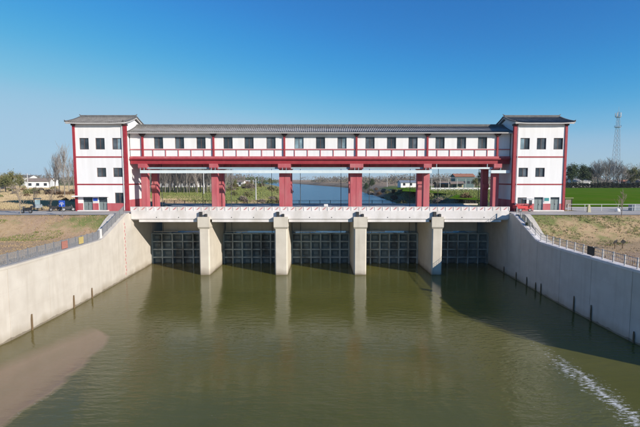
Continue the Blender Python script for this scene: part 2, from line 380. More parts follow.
# ------------------------------------------------------------------ building blocks
class MB:
    def __init__(s): s.v, s.f = [], []
    def quad(s, *p):
        n = len(s.v); s.v += [tuple(q) for q in p]; s.f.append(tuple(range(n, n + len(p)))); return s
    def box(s, x0, x1, y0, y1, z0, z1):
        n = len(s.v)
        s.v += [(x0, y0, z0), (x1, y0, z0), (x1, y1, z0), (x0, y1, z0), (x0, y0, z1), (x1, y0, z1), (x1, y1, z1), (x0, y1, z1)]
        s.f += [tuple(n + i for i in q) for q in ((0, 3, 2, 1), (4, 5, 6, 7), (0, 1, 5, 4), (1, 2, 6, 5), (2, 3, 7, 6), (3, 0, 4, 7))]
        return s
    def bevbox(s, x0, x1, y0, y1, z0, z1, b=0.04):
        """box with chamfered vertical edges and a chamfered top"""
        def ring(d, z): return [(x0 + d + b, y0 + d, z), (x1 - d - b, y0 + d, z), (x1 - d, y0 + d + b, z), (x1 - d, y1 - d - b, z), (x1 - d - b, y1 - d, z), (x0 + d + b, y1 - d, z), (x0 + d, y1 - d - b, z), (x0 + d, y0 + d + b, z)]
        return s.loft([ring(0, z0), ring(0, z1 - b), ring(b, z1)])
    def loft(s, rings, cap=True):
        n = len(s.v); k = len(rings[0])
        for r in rings: s.v += [tuple(q) for q in r]
        for i in range(len(rings) - 1):
            for j in range(k):
                a = n + i * k + j; b = n + i * k + (j + 1) % k
                s.f.append((a, b, b + k, a + k))
        if cap:
            s.f.append(tuple(n + j for j in reversed(range(k))))
            m = n + (len(rings) - 1) * k
            s.f.append(tuple(m + j for j in range(k)))
        return s
    def prism(s, pts, axis, a, b):
        """polygon pts (2D) extruded along axis from a to b"""
        def P(q, t):
            return {'x': (t, q[0], q[1]), 'y': (q[0], t, q[1]), 'z': (q[0], q[1], t)}[axis]
        return s.loft([[P(q, a) for q in pts], [P(q, b) for q in pts]])
    def tube(s, p0, p1, r0, r1=None, n=6, cap=True):
        r1 = r0 if r1 is None else r1
        p0, p1 = Vector(p0), Vector(p1); d = (p1 - p0).normalized()
        a = d.orthogonal().normalized(); b = d.cross(a)
        ring = lambda p, r: [tuple(p + r * (math.cos(t) * a + math.sin(t) * b)) for t in (2 * math.pi * i / n for i in range(n))]
        return s.loft([ring(p0, r0), ring(p1, r1)], cap)
    def path(s, pts, r, n=5):
        for a, b in zip(pts, pts[1:]): s.tube(a, b, r, r, n)
        return s
    def mesh(s, name, mat, off=(0, 0, 0), smooth=False):
        me = bpy.data.meshes.new(name)
        v = np.array(s.v, dtype=float) - np.array(off)
        me.from_pydata(v.tolist(), [], s.f)
        me.materials.append(M[mat] if isinstance(mat, str) else mat)
        if smooth: me.polygons.foreach_set('use_smooth', [True] * len(me.polygons))
        me.update()
        return me
    def build(s, name, mat, parent=None, smooth=False, kind=None):
        """link as one mesh object; under a parent the mesh is stored relative to the parent's root"""
        off = (0, 0, 0)
        if parent is not None:
            off = WORLD[parent.name]
        o = bpy.data.objects.new(name, s.mesh(name, mat, off, smooth)); col.objects.link(o)
        o.parent = parent
        WORLD[o.name] = off
        if kind: o['kind'] = kind
        return o
WORLD = {}
def box(*a): return MB().box(*a)

def tag(o, label, cat, group=None, kind=None):
    if label: o['label'] = label
    if cat: o['category'] = cat
    if group: o['group'] = group
    if kind: o['kind'] = kind
    return o
def thing(name, label, cat, loc, group=None):
    o = bpy.data.objects.new(name, None); col.objects.link(o)
    o.location = loc; o.empty_display_size = 0.5
    WORLD[o.name] = tuple(loc)
    return tag(o, label, cat, group)
def place(me, name, parent, loc, rot=(0, 0, 0), scale=(1, 1, 1)):
    """one more object on shared mesh data; loc is in world space"""
    o = bpy.data.objects.new(name, me); col.objects.link(o)
    base = WORLD[parent.name] if parent else (0, 0, 0)
    o.parent = parent
    o.location = (loc[0] - base[0], loc[1] - base[1], loc[2] - base[2])
    o.rotation_euler = rot; o.scale = scale
    WORLD[o.name] = tuple(loc)
    return o
def copy_tree(o, parent=None):
    c = o.copy(); col.objects.link(c); c.parent = parent
    for ch in list(o.children): copy_tree(ch, c)
    return c
def put(root, loc, rz=0, sc=1.0, label=None, group=None):
    root.location = loc; root.rotation_euler = (0, 0, rz)
    root.scale = (sc, sc, sc) if isinstance(sc, (int, float)) else sc
    if label: root['label'] = label
    if group: root['group'] = group
    return root

# ------------------------------------------------------------------ the lie of the land
WALL = [(70.4, 27.9), (60.0, 27.35), (46.5, 26.75), (36.3, 26.72), (34.0, 26.95), (32.0, 27.7), (29.2, 29.3), (25.0, 31.4), (21.2, 36.9), (18.0, 46.0), (12.0, 75.0), (4.0, 160.0)]
WALL_UP = sorted(WALL)
def wall_x(y): return lerp_tab(WALL_UP, y) if y > 4 else 160 + (4 - y) * 8
def wall_top(y, side):
    lo = 6.5 if side < 0 else 6.28
    return lerp_tab([(52.6, lo), (60.3, 9.17)], y)
RZ = 4.0                                             # river level above the gates
_l = [on_z(u, v, RZ) for u, v in ((283, 206), (291, 200), (296, 195), (297.5, 191.5), (293, 188.5), (280, 186.6), (262, 185.2))]
_r = [on_z(u, v, RZ) for u, v in ((396, 206), (385, 201.5), (372, 196.5), (361, 193), (352, 188.6), (335, 187), (318, 185.6), (300, 184.2), (285, 183.2))]
LEFT = [(84, -27.5), (100, -26)] + [(y, x) for x, y in _l]
RIGHT = [(84, 27.5), (100, 28.5)] + [(y, x) for x, y in _r]
LEFT = sorted(LEFT) + [(1400, -700), (2600, -2600)]
RIGHT = sorted(RIGHT) + [(2600, -420), (4000, -1500)]
def left_x(y): return -wall_x(y) if y < 70 else (-27.9 if y < 84 else lerp_tab(LEFT, y))
def right_x(y): return wall_x(y) if y < 70 else (27.9 if y < 84 else lerp_tab(RIGHT, y))
GZ = 9.0
def bank_z(side, d, y):
    if y < 72:
        lo = 6.32 if side < 0 else 6.10
        t = sstep(52.6, 59.5, y)
        z = lo + (GZ - lo) * t
        if y < 56: z += 0.35 * sstep(6, 30, d) * (1 - t)
        return z
    if y < 83.9: return GZ
    w = lerp_tab([(84, 6), (120, 16), (400, 30), (3000, 60)], y)
    return RZ - 0.7 + (GZ - RZ + 0.7) * sstep(0, 1, d / w) 
def ground_z(x, y):
    if x < left_x(y): return bank_z(-1, left_x(y) - x, y)
    if x > right_x(y): return bank_z(1, x - right_x(y), y)
    return -2.0
def cover(side, d, y, x):
    """(green, earth, scrub)"""
    r = g = b = 0.0
    if y < 72:
        if side < 0:
            r = 0.36 * sstep(53, 57, y) * sstep(10, 2, d) + 0.30 * sstep(53, 57, y)
            g = 0.45
        else:
            r = 0.42 * sstep(48, 54, y) + 0.35 * sstep(54, 59, y) * sstep(16, 0, d)
            g = 0.8 * sstep(50, 40, y)
    else:
        if side < 0:
            if y < 175: g, r = 0.8, 0.35 * sstep(95, 120, y) * sstep(8, 20, d)
            if 112 < y < 240: r = max(r, 0.95 * sstep(5, 13, d))
            if y >= 240: r = 0.6; g = 0.5
            if d < 8: b = 0.7; r *= .3
            if x < -62 and y < 210: r *= .45; g = 0.35
        else:
            b = 0.9 * sstep(20, 8, d) if y > 110 else 0.2
            r = 0.95 * sstep(10, 18, d) if y > 110 else 0.9
            if 330 < y: r = 0.35; g = 0.7
    return (r, g, b)

def build_ground():
    ys = list(np.arange(-40, 16, 4.0)) + list(np.arange(16, 36, 1.0)) + list(np.arange(36, 60, 1.0)) + [60, 62, 64, 66, 68, 70, 72, 76, 80, 83.8, 84.0]
    y = 86.0
    while y < 6000: ys.append(y); y *= 1.035
    offs = [0.6, 1.1, 2, 3, 4.5, 6, 8, 10, 13, 16, 20, 25, 31, 38, 46, 56, 68, 82, 100, 125, 160, 210, 300, 450, 700, 1200, 2200, 4500]
    mb = MB(); cols = []
    W = None
    for y in ys:
        row = []
        xl, xr = left_x(y), right_x(y)
        for d in reversed(offs): row.append((xl - d, y, bank_z(-1, d, y), cover(-1, d, y, xl - d)))
        bed = -2.0 if y < 76 else RZ - 2.0
        ins = -0.18 if y < 84 else 0.8
        for x in (xl + ins, xl * .65 + xr * .35, xl * .35 + xr * .65, xr - ins): row.append((x, y, bed, (0, 1, 0)))
        for d in offs: row.append((xr + d, y, bank_z(1, d, y), cover(1, d, y, xr + d)))
        W = len(row)
        for (a, b, c, k) in row:
            jit = 0.0
            if c > 0 and y < 58: jit = 0.06 * math.sin(a * 1.7 + b * .9) + 0.05 * math.sin(a * .6 - b * 1.3)
            mb.v.append((a, b, c + jit * .6)); cols.append((*k, 1.0))
    for i in range(len(ys) - 1):
        for j in range(W - 1):
            n = i * W + j
            mb.f.append((n, n + 1, n + W + 1, n + W))
    o = mb.build('ground', 'ground', smooth=True)
    ca = o.data.color_attributes.new('cover', 'FLOAT_COLOR', 'POINT')
    ca.data.foreach_set('color', [q for c in cols for q in c])
    o['kind'] = 'structure'
build_ground()

# water below the gates and the river above them
mb = MB(); ys = [-400, 4, 12, 16, 18, 21, 25, 29, 32, 34, 36, 40, 46, 53, 60, 66, 70.4]
for y in ys:
    w = 420 if y < 4 else wall_x(y) + 0.35
    mb.v += [(-w, y, 0), (w, y, 0)]
for i in range(len(ys) - 1): mb.f.append((2 * i, 2 * i + 1, 2 * i + 3, 2 * i + 2))
mb.build('pool_water', 'water', kind='structure')
mb = MB(); ys = [70.9, 83.9] + [84 * 1.05 ** k for k in range(1, 74)]
for y in ys: mb.v += [(left_x(y) - 3 if y > 84 else -27.9, y, RZ), (right_x(y) + 3 if y > 84 else 27.9, y, RZ)]
for i in range(len(ys) - 1): mb.f.append((2 * i, 2 * i + 1, 2 * i + 3, 2 * i + 2))
mb.build('river_water', 'river', kind='structure')

# road on both banks (kerbed sheet), crossing in front of the towers
for s, nm in ((-1, 'left'), (1, 'right')):
    mb = MB()
    xs = [27.6, 30, 34, 40, 50, 65, 90, 130, 200, 320]
    for i, x in enumerate(xs):
        y0 = 58.9 + 0.12 * math.sin(x * .5)
        mb.v += [(s * x, y0, 9.03), (s * x, 66.1, 9.03)]
    for i in range(len(xs) - 1): mb.f.append((2 * i, 2 * i + 1, 2 * i + 3, 2 * i + 2) if s < 0 else (2 * i + 2, 2 * i + 3, 2 * i + 1, 2 * i))
    mb.build('road', 'asphalt', kind='structure')
# wheat field on the right
mb = MB()
fx = [39, 48, 60, 80, 110, 150, 200, 260, 330, 420]; fy = [76.5, 90, 110, 140, 180, 215, 246]
for y in fy:
    for x in fx: mb.v.append((x + (6 * math.sin(y * .1) if x == 39 else 0), y, GZ + 0.05 + 0.03 * math.sin(x * .2 + y * .13)))
for i in range(len(fy) - 1):
    for j in range(len(fx) - 1):
        n = i * len(fx) + j; mb.f.append((n, n + 1, n + len(fx) + 1, n + len(fx)))
mb.build('wheat_field', 'wheat', kind='structure', smooth=True)
mb = MB().quad((40, 66.2, 9.035), (300, 66.2, 9.035), (300, 75.5, 9.035), (40, 75.5, 9.035))
mb.build('pavement', 'asphalt', kind='structure')

# ------------------------------------------------------------------ retaining walls
def wall_pts(step=1.0):
    ys = list(np.arange(72.0, 36.0, -step)) + [36, 35, 34, 33, 32, 31, 30, 29, 27, 25, 23, 21.2, 19.5, 18]
    return ys
def retaining_wall(s, label):
    root = thing('retaining_wall', label, 'retaining wall', (s * 26.75, 46, 0))
    joints = [80, 70.2, 62, 57.5, 52.6, 47, 41.5, 36, 31, 27.0, 23, 18]
    def X(y, off): return s * (wall_x(min(y, 70.4)) + off)
    for a, b in zip(joints, joints[1:]):
        a2, b2 = a - 0.025, b + 0.025
        n = max(1, int((a - b) / 1.0)); mb = MB(); rings = []
        for i in range(n + 1):
            y = a2 + (b2 - a2) * i / n
            t = wall_top(y, s) - 0.22 if y < 61.5 else 8.95
            bulge = 0.0
            rings.append([(X(y, bulge), y, -1.5), (X(y, bulge), y, t), (X(y, 0.75), y, t), (X(y, 0.75), y, -1.5)])
        mb.loft(rings)
        mb.build('concrete_panel', 'concrete', root)
    # recessed backing that shows in the joints
    ys = wall_pts(); mb = MB()
    mb.loft([[(X(y, 0.04), y, -1.5), (X(y, 0.04), y, (wall_top(y, s) if y < 61.5 else 8.9) - 0.3), (X(y, 0.7), y, (wall_top(y, s) if y < 61.5 else 8.9) - 0.3), (X(y, 0.7), y, -1.5)] for y in ys])
    mb.build('joint_backing', 'concrete2', root)
    # coping
    ys = [y for y in wall_pts() if y < 61.5]; mb = MB()
    mb.loft([[(X(y, -0.06), y, wall_top(y, s) - 0.215), (X(y, -0.06), y, wall_top(y, s)), (X(y, 0.85), y, wall_top(y, s)), (X(y, 0.85), y, wall_top(y, s) - 0.215)] for y in ys])
    mb.build('coping', 'concrete' if s < 0 else 'deck', root)
    return root
retaining_wall(-1, 'sunlit cream concrete retaining wall on the left of the pool')
retaining_wall(1, 'shaded grey concrete retaining wall on the right of the pool')
# sloped concrete stair edge beside the left and right fences, at the top of each wall
for s, lab in ((-1, 'pale concrete strip sloping down behind the left fence to the bank'), (1, 'pale concrete strip sloping down behind the white railing on the right')):
    mb = MB(); rings = []
    for y in np.arange(59.0, 51.9, -0.5):
        z = bank_z(s, 2, y) + 0.16; x = s * (wall_x(y) + 1.0)
        rings.append([(x + s * 0.0, y, z - 0.5), (x, y, z), (x + s * (.75 if s > 0 else .8), y, z), (x + s * (.75 if s > 0 else .8), y, z - 0.5)])
    mb.loft(rings)
    tag(mb.build('concrete_strip', 'concrete'), lab, 'concrete strip')

# left fence: dark posts with grey mesh panels
fence = thing('metal_fence', 'grey mesh panel fence along the top of the left wall', 'fence', (-27.1, 45, 6.5))
def fence_xy(s, y): return s * (wall_x(y) + 0.38)
py = list(np.arange(60.0, 22.0, -1.3)); FH = 1.02
post_me = MB().box(-.05, .05, -.05, .05, 0, FH + 0.06).mesh('post', 'fencegrey')
for y in py: place(post_me, 'post', fence, (fence_xy(-1, y), y, wall_top(y, -1)))
def panel_slats(mb, p0, p1, z0a, z0b, n=9):
    for k in range(n):
        t = (k + 0.5) / n
        x = p0[0] + (p1[0] - p0[0]) * t; y = p0[1] + (p1[1] - p0[1]) * t; z = z0a + (z0b - z0a) * t
        mb.box(x - .012, x + .012, y - .028, y + .028, z + 0.10, z + FH - .04)
for a, b in zip(py, py[1:]):
    xa, xb = fence_xy(-1, a), fence_xy(-1, b); za, zb = wall_top(a, -1), wall_top(b, -1)
    mb = MB()
    for h, r in ((0.09, .025), (0.52, .015), (FH - .03, .03)): mb.tube((xa, a - .05, za + h), (xb, b + .05, zb + h), r, r, 4)
    panel_slats(mb, (xa, a - .06), (xb, b + .06), za, zb)
    mb.build('panel', 'fencemesh', fence)
# right railing: pale posts and rails
rail = thing('white_railing', 'pale post and rail railing along the top of the right wall', 'railing', (27.1, 45, 6.3))
post2 = MB().bevbox(-.055, .055, -.055, .055, 0, 0.98, .012).mesh('post', 'railgrey')
py2 = list(np.arange(60.0, 22.0, -1.5))
for y in py2: place(post2, 'post', rail, (fence_xy(1, y), y, wall_top(y, 1)))
for a, b in zip(py2, py2[1:]):
    xa, xb = fence_xy(1, a), fence_xy(1, b); za, zb = wall_top(a, 1), wall_top(b, 1)
    mb = MB()
    for h, r in ((0.22, .018), (0.55, .018), (0.90, .026)): mb.tube((xa, a - .07, za + h), (xb, b + .07, zb + h), r, r, 5)
    n = 6
    for k in range(1, n):
        t = k / n; x = xa + (xb - xa) * t; y = a + (b - a) * t; z = za + (zb - za) * t
        mb.box(x - .008, x + .008, y - .012, y + .012, z + .22, z + .9)
    mb.build('rail_panel', 'railgrey', rail)
def hang_board(name, label, cat, s, y0, y1, z0, z1, mat, edge='whitepaint'):
    t = thing(name, label, cat, (fence_xy(s, (y0 + y1) / 2), (y0 + y1) / 2, wall_top((y0 + y1) / 2, s) + z0))
    x = fence_xy(s, (y0 + y1) / 2) - s * 0.09; zb = wall_top((y0 + y1) / 2, s)
    box(x - .015, x + .015, y0, y1, zb + z0, zb + z1).build('board', mat, t)
    mb = MB()
    for a, b, c, d in ((y0, y1, z0, z0 + .05), (y0, y1, z1 - .05, z1), (y0, y0 + .05, z0 + .05, z1 - .05), (y1 - .05, y1, z0 + .05, z1 - .05)):
        mb.box(x - s * .03 - .006, x - s * .03 + .006, a, b, zb + c, zb + d)
    mb.build('border', edge, t)
    mb = MB()
    for k in range(3):
        zz = z0 + .22 + .22 * k
        mb.box(x - s * .026 - .004, x - s * .026 + .004, y0 + .2, y1 - .2, zb + zz, zb + zz + .07)
    mb.build('print_line', edge, t)
    return t
hang_board('notice_board', 'red notice board hung on the left fence', 'notice', -1, 44.3, 45.3, 0.12, 0.92, 'signred', 'signred')
hang_board('notice_board', 'yellow notice board hung on the left fence beside the red one', 'notice', -1, 47.6, 48.5, 0.15, 0.92, 'yellow', 'yellow')
hang_board('black_board', 'black square board fixed to the white railing on the right', 'board', 1, 41.6, 42.7, 0.1, 0.95, 'darkmetal', 'darkmetal')
t = MB().bevbox(fence_xy(-1, 52.9) - .16, fence_xy(-1, 52.9) + .16, 52.74, 53.06, wall_top(52.9, -1) - .02, wall_top(52.9, -1) + 1.15, .04).build('end_post', 'whitepaint')
tag(t, 'white square post where the left fence starts to climb', 'post')

# staff gauge painted board on the left wall
gx = -(wall_x(59.2)) + 0.02
g = thing('staff_gauge', 'red and white water level gauge on the left wall near the bridge', 'gauge', (gx, 59.2, 0.6))
mb = box(gx - .015, gx + .03, 59.05, 59.45, 0.4, 8.2); mb.build('board', 'concrete', g)
k = 0
for z in np.arange(0.55, 8.0, 0.5):
    yo = 59.06 if k % 2 == 0 else 59.24; k += 1
    me = MB()
    me.box(gx + .034, gx + .045, yo, yo + .2, z, z + .34)
    me.build('red_mark', 'stripered', g)
# timber stakes at the foot of each wall
stk = [(-1, 24, 330, 1.5, 'nearest'), (-1, 68.5, 308, 1.4, 'middle'), (-1, 85.5, 298, 1.2, 'farthest')]
for s, u, v, h, wd in stk:
    x, y = on_z(u, v, 0)
    x = s * (wall_x(y) - 0.09)
    mb = MB().loft([[(x + .09 * math.cos(a), y + .09 * math.sin(a), z) for a in [i * math.pi / 3 for i in range(6)]] for z in (-1, 0.2, h * .7)] + [[(x + .06 * math.cos(a), y + .03 + .06 * math.sin(a), h) for a in [i * math.pi / 3 for i in range(6)]]])
    tag(mb.build('timber_stake', 'wood'), wd + ' of the three brown stakes at the foot of the left wall', 'stake', 'stakes along the walls')
names = ['eighth', 'seventh', 'sixth', 'fifth', 'fourth', 'third', 'second', 'nearest']
for (u, v, h), wd in zip([(508, 273, 1.0), (517, 280, 1.1), (529, 286, 1.2), (538, 291, 1.1), (543, 294, 1.3), (572.5, 312, 1.7), (590, 321, 1.6), (635.5, 343, 1.0)], names):
    x, y = on_z(u, v, 0); x = wall_x(y) - 0.09
    mb = MB().loft([[(x + .08 * math.cos(a), y + .08 * math.sin(a), z) for a in [i * math.pi / 3 for i in range(6)]] for z in (-1, 0.2, h * .7)] + [[(x + .05 * math.cos(a), y + .02 + .05 * math.sin(a), h) for a in [i * math.pi / 3 for i in range(6)]]])
    tag(mb.build('timber_stake', 'wood'), ('nearest dark stake at the foot of the shaded right wall' if wd == 'nearest' else wd + ' nearest dark stake at the foot of the shaded right wall'), 'stake', 'stakes along the walls')

# ------------------------------------------------------------------ piers, gates, road deck
PIERS = [(-16.8, 1.5), (-5.65, 1.85), (5.85, 1.8), (17.0, 1.5)]
PF = 61.44
pl = ['leftmost concrete pier in front of the gates', 'second concrete pier from the left, wide, left of centre', 'third concrete pier from the left, wide, right of centre', 'rightmost concrete pier in front of the gates']
for (px, pw), lab in zip(PIERS, pl):
    t = thing('pier', lab, 'pier', (px, PF, 0), 'bridge piers')
    h = pw / 2; c = 0.16
    sec = [(px - h, PF + c), (px - h + c, PF), (px + h - c, PF), (px + h, PF + c), (px + h, 82), (px - h, 82)]
    MB().prism(sec, 'z', -2, 6.78).build('pier_body', 'concrete2', t)
    h2 = h + .1
    MB().prism([(px - h2, PF - .22), (px + h2, PF - .22), (px + h2, 82.1), (px - h2, 82.1)], 'z', 7.052, 7.68).build('pier_cap', 'concrete2', t)
    MB().loft([[(px - h, PF - .01, 6.781), (px + h, PF - .01, 6.781), (px + h, 82.02, 6.781), (px - h, 82.02, 6.781)], [(px - h2, PF - .22, 7.05), (px + h2, PF - .22, 7.05), (px + h2, 82.1, 7.05), (px - h2, 82.1, 7.05)]]).build('pier_neck', 'concrete2', t)
    MB().prism([(px - h2, PF - .22), (px + h2, PF - .22), (px + h2, PF + .3), (px - h2, PF + .3)], 'z', 7.68, 8.52).build('pier_head', 'concrete2', t)
    box(px - .62, px - .22, PF - .12, PF + .28, 8.53, 9.25).build('junction_box', 'darkmetal', t)
    MB().bevbox(px + .12, px + .5, PF - .1, PF + .26, 8.53, 8.95, .06).build('lamp_housing', 'darkmetal', t)

bays = [(-27.9, -16.8 - .75), (-16.8 + .75, -5.65 - .925), (-5.65 + .925, 5.85 - .9), (5.85 + .9, 17.0 - .75), (17.0 + .75, 27.9)]
bl = ['leftmost of the five dark steel sluice gates', 'second sluice gate from the left, between the two left piers', 'middle sluice gate between the two wide piers', 'second sluice gate from the right, between the two right piers', 'rightmost of the five dark steel sluice gates, in shade']
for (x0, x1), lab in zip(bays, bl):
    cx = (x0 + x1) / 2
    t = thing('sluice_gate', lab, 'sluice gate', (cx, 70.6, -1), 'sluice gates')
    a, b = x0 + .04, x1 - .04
    box(a, b, 70.55, 70.7, -1, 5.05).build('skin_plate', 'gate', t)
    nb = 6; w = (b - a) / nb
    vr = MB().box(-.09, .09, 70.02 - 70.6, 70.549 - 70.6, -.0, 6.05).mesh('vertical_rib', 'gaterib')
    for k in range(nb + 1):
        x = min(max(a + k * w, a + .09), b - .09)
        place(vr, 'vertical_rib', t, (x, 70.6, -1))
    for z in (-.28, 1.04, 2.36, 3.68, 5.0):
        mb = MB()
        for k in range(nb):
            mb.box(a + k * w + .092 + (.09 if k == 0 else 0), a + (k + 1) * w - .092 - (.09 if k == nb - 1 else 0), 70.06, 70.545, z - .09, z + .09)
        mb.build('horizontal_rib', 'gaterib', t)
    # stiffener web in every cell: a shallow dished plate
    dish = MB()
    for z0 in (-.28, 1.04, 2.36, 3.68):
        for k in range(nb):
            xa, xb = a + k * w + .3, a + (k + 1) * w - .3
            dish.loft([[(xa, 70.54, z0 + .3), (xb, 70.54, z0 + .3), (xb, 70.54, z0 + 1.02), (xa, 70.54, z0 + 1.02)], [(xa + .12, 70.42, z0 + .42), (xb - .12, 70.42, z0 + .42), (xb - .12, 70.42, z0 + .9), (xa + .12, 70.42, z0 + .9)]])
    dish.build('stiffener', 'gate', t, kind='stuff')
    box(a + .3, a + (b - a) * .42, 70.15, 70.45, 5.28, 5.36).build('sunlit_strip', 'concrete2', t)  # pale box added to stand in for sunlight on the gate's top edge
    mb = MB()
    for k in range(3): mb.box(a + .4 + k * 1.3, a + .48 + k * 1.3, 70.2, 70.4, 5.09, 5.28)
    mb.build('strip_foot', 'gaterib', t)  # feet added to carry that pale box
    for q in (-3.35, 3.35):
        MB().tube((cx + q, 70.62, 5.0), (cx + q, 70.62, 16.9), .045, .045, 5).build('hoist_cable', 'darkmetal', t)

# road deck
deck = thing('road_bridge', 'pale concrete road deck with striped parapet across the piers', 'bridge', (0, 66, 8.2))
DX = 27.42; DF = 61.72
for (x0, x1) in ((-DX, DX),):
    box(x0, x1, DF + .3, 70.3, 8.0, 9.12).build('deck_slab', 'deck', deck)
    box(x0, x1, 70.95, 82.2, 8.0, 9.12).build('deck_slab', 'deck', deck)
    box(x0 , x1, 70.3, 70.95, 8.6, 9.0).build('slot_cover', 'darkmetal', deck)
edges = [-DX] + [p[0] for p in PIERS] + [DX]
for a, b in zip(edges, edges[1:]):
    box(a + .015, b - .015, DF, DF + .3, 8.18, 9.36).build('fascia_panel', 'deck', deck)
    if True:
        MB().prism([(DF + .12, 7.74), (DF + .12, 8.10), (DF + .3, 8.17), (DF + .9, 8.17), (DF + .9, 7.74)], 'x', a + 1.1, b - 1.1).build('edge_beam', 'deck', deck)
    box(a + 1.0, b - 1.0, 66, 66.5, 7.3, 7.99).build('cross_girder', 'concrete2', deck)
    box(a + 1.0, b - 1.0, 71.2, 71.7, 5.3, 7.99).build('breast_wall', 'concrete2', deck)
    for q in (.3, .7):
        MB().tube(((a + b) / 2 + (q - .5) * 8.0, DF - .03, 8.42), ((a + b) / 2 + (q - .5) * 8.0, DF + .01, 8.42), .07, .07, 8).build('drain_hole', 'darkmetal', deck)
n = 48; w = 2 * DX / n
panel_me = MB().box(-w / 2 + .03, w / 2 - .03, 0, .14, 0, .54).mesh('parapet_panel', 'deck')
post_me = MB().bevbox(-.09, .09, -.03, .18, 0, .60, .02).mesh('parapet_post', 'deck')
str_me = MB().loft([[(-.26, -.012, .14), (-.06, -.012, .14), (.36, -.012, .50), (.14, -.012, .50)], [(-.26, .002, .14), (-.06, .002, .14), (.36, .002, .50), (.14, .002, .50)]]).mesh('red_stripe', 'stripered')
for i in range(n):
    x = -DX + (i + .5) * w
    p = place(panel_me, 'parapet_panel', deck, (x, DF + .08, 9.362))
    q = bpy.data.objects.new('red_stripe', str_me); col.objects.link(q); q.parent = p
for i in range(n + 1):
    place(post_me, 'parapet_post', deck, (-DX + i * w, DF + .06, 9.362))
mb = MB().box(-DX, DX, DF + .05, DF + .25, 9.905, 9.96); mb.build('top_rail', 'deck', deck)
for a, b in zip(edges, edges[1:]):
    box(a + .02 - (3 if a < -27 else 0), b - .02 + (3 if b > 27 else 0), 81.9, 82.1, 9.0, 9.32).build('rear_kerb', 'concrete2', deck)
rp = MB().box(-.05, .05, -.05, .05, 0, .62).mesh('rear_post', 'darkmetal')
rxs = [-30 + 2.0 * k for k in range(31)]
for x in rxs: place(rp, 'rear_post', deck, (x, 82.0, 9.321))
for xa, xb in zip(rxs, rxs[1:]):
    MB().tube((xa + .05, 82, 9.90), (xb - .05, 82, 9.90), .035, .035, 5).tube((xa + .05, 82, 9.62), (xb - .05, 82, 9.62), .03, .03, 5).build('rear_rail', 'darkmetal', deck)
MB().quad((-DX + .02, DF + .32, 9.126), (DX - .02, DF + .32, 9.126), (DX - .02, 70.28, 9.126), (-DX + .02, 70.28, 9.126)).build('road_surface', 'asphalt', deck)
MB().quad((-DX + .02, 70.97, 9.126), (DX - .02, 70.97, 9.126), (DX - .02, 81.88, 9.126), (-DX + .02, 81.88, 9.126)).build('road_surface', 'asphalt', deck)
# abutment blocks behind the walls, carrying the towers' inner side
for s, lab in ((-1, 'concrete abutment block under the left end of the bridge'), (1, 'concrete abutment block under the right end of the bridge')):
    x0, x1 = sorted((s * 27.95, s * 29.6))
    tag(box(x0, x1, 71.9, 84, -2, 8.96).build('abutment', 'concrete2'), lab, 'abutment')
t = thing('white_box', 'small white sign box on the middle of the parapet', 'box', (0.85, DF + .5, 9.12))
MB().bevbox(0.55, 1.15, DF + .35, DF + .65, 9.13, 10.32, .04).build('cabinet', 'whitepaint', t)
box(0.62, 1.08, DF + .335, DF + .349, 9.98, 10.02).build('door_line', 'fencegrey', t)

# ------------------------------------------------------------------ roofs, walls with openings, windows
def tiled_slope(mb, x0, x1, y_e, z_e, y_r, z_r, lift=0.25, pitch=0.30, rib=0.11, sag=0.22):
    n = max(2, int(round((x1 - x0) / pitch))); p = (x1 - x0) / n
    prof = [(0.0, 0.0), (0.36, 0.0), (0.46, .7), (0.60, 1.0), (0.78, .85), (0.92, .3)]
    xs = []
    for i in range(n):
        for q, h in prof: xs.append((x0 + (i + q) * p, h * rib))
    xs.append((x1, 0.0))
    R = 8; base = len(mb.v); cx, hw = (x0 + x1) / 2, (x1 - x0) / 2
    for k in range(R + 1):
        t = k / R
        for x, h in xs:
            e = abs((x - cx) / hw)
            edge = lift * max(0, (e * hw - hw + 2.2) / 2.2) ** 2 if hw > 3 else 0
            z = z_e + (z_r - z_e) * t - sag * 4 * t * (1 - t) * .5 + edge * (1 - t) + h + 0.012 * math.sin(x * 3.1 + k * 1.7)
            y = y_e + (y_r - y_e) * t
            mb.v.append((x, y, z))
    W = len(xs)
    for k in range(R):
        for j in range(W - 1):
            a = base + k * W + j
            mb.f.append((a, a + 1, a + W + 1, a + W) if y_r > y_e else (a + 1, a, a + W, a + W + 1))
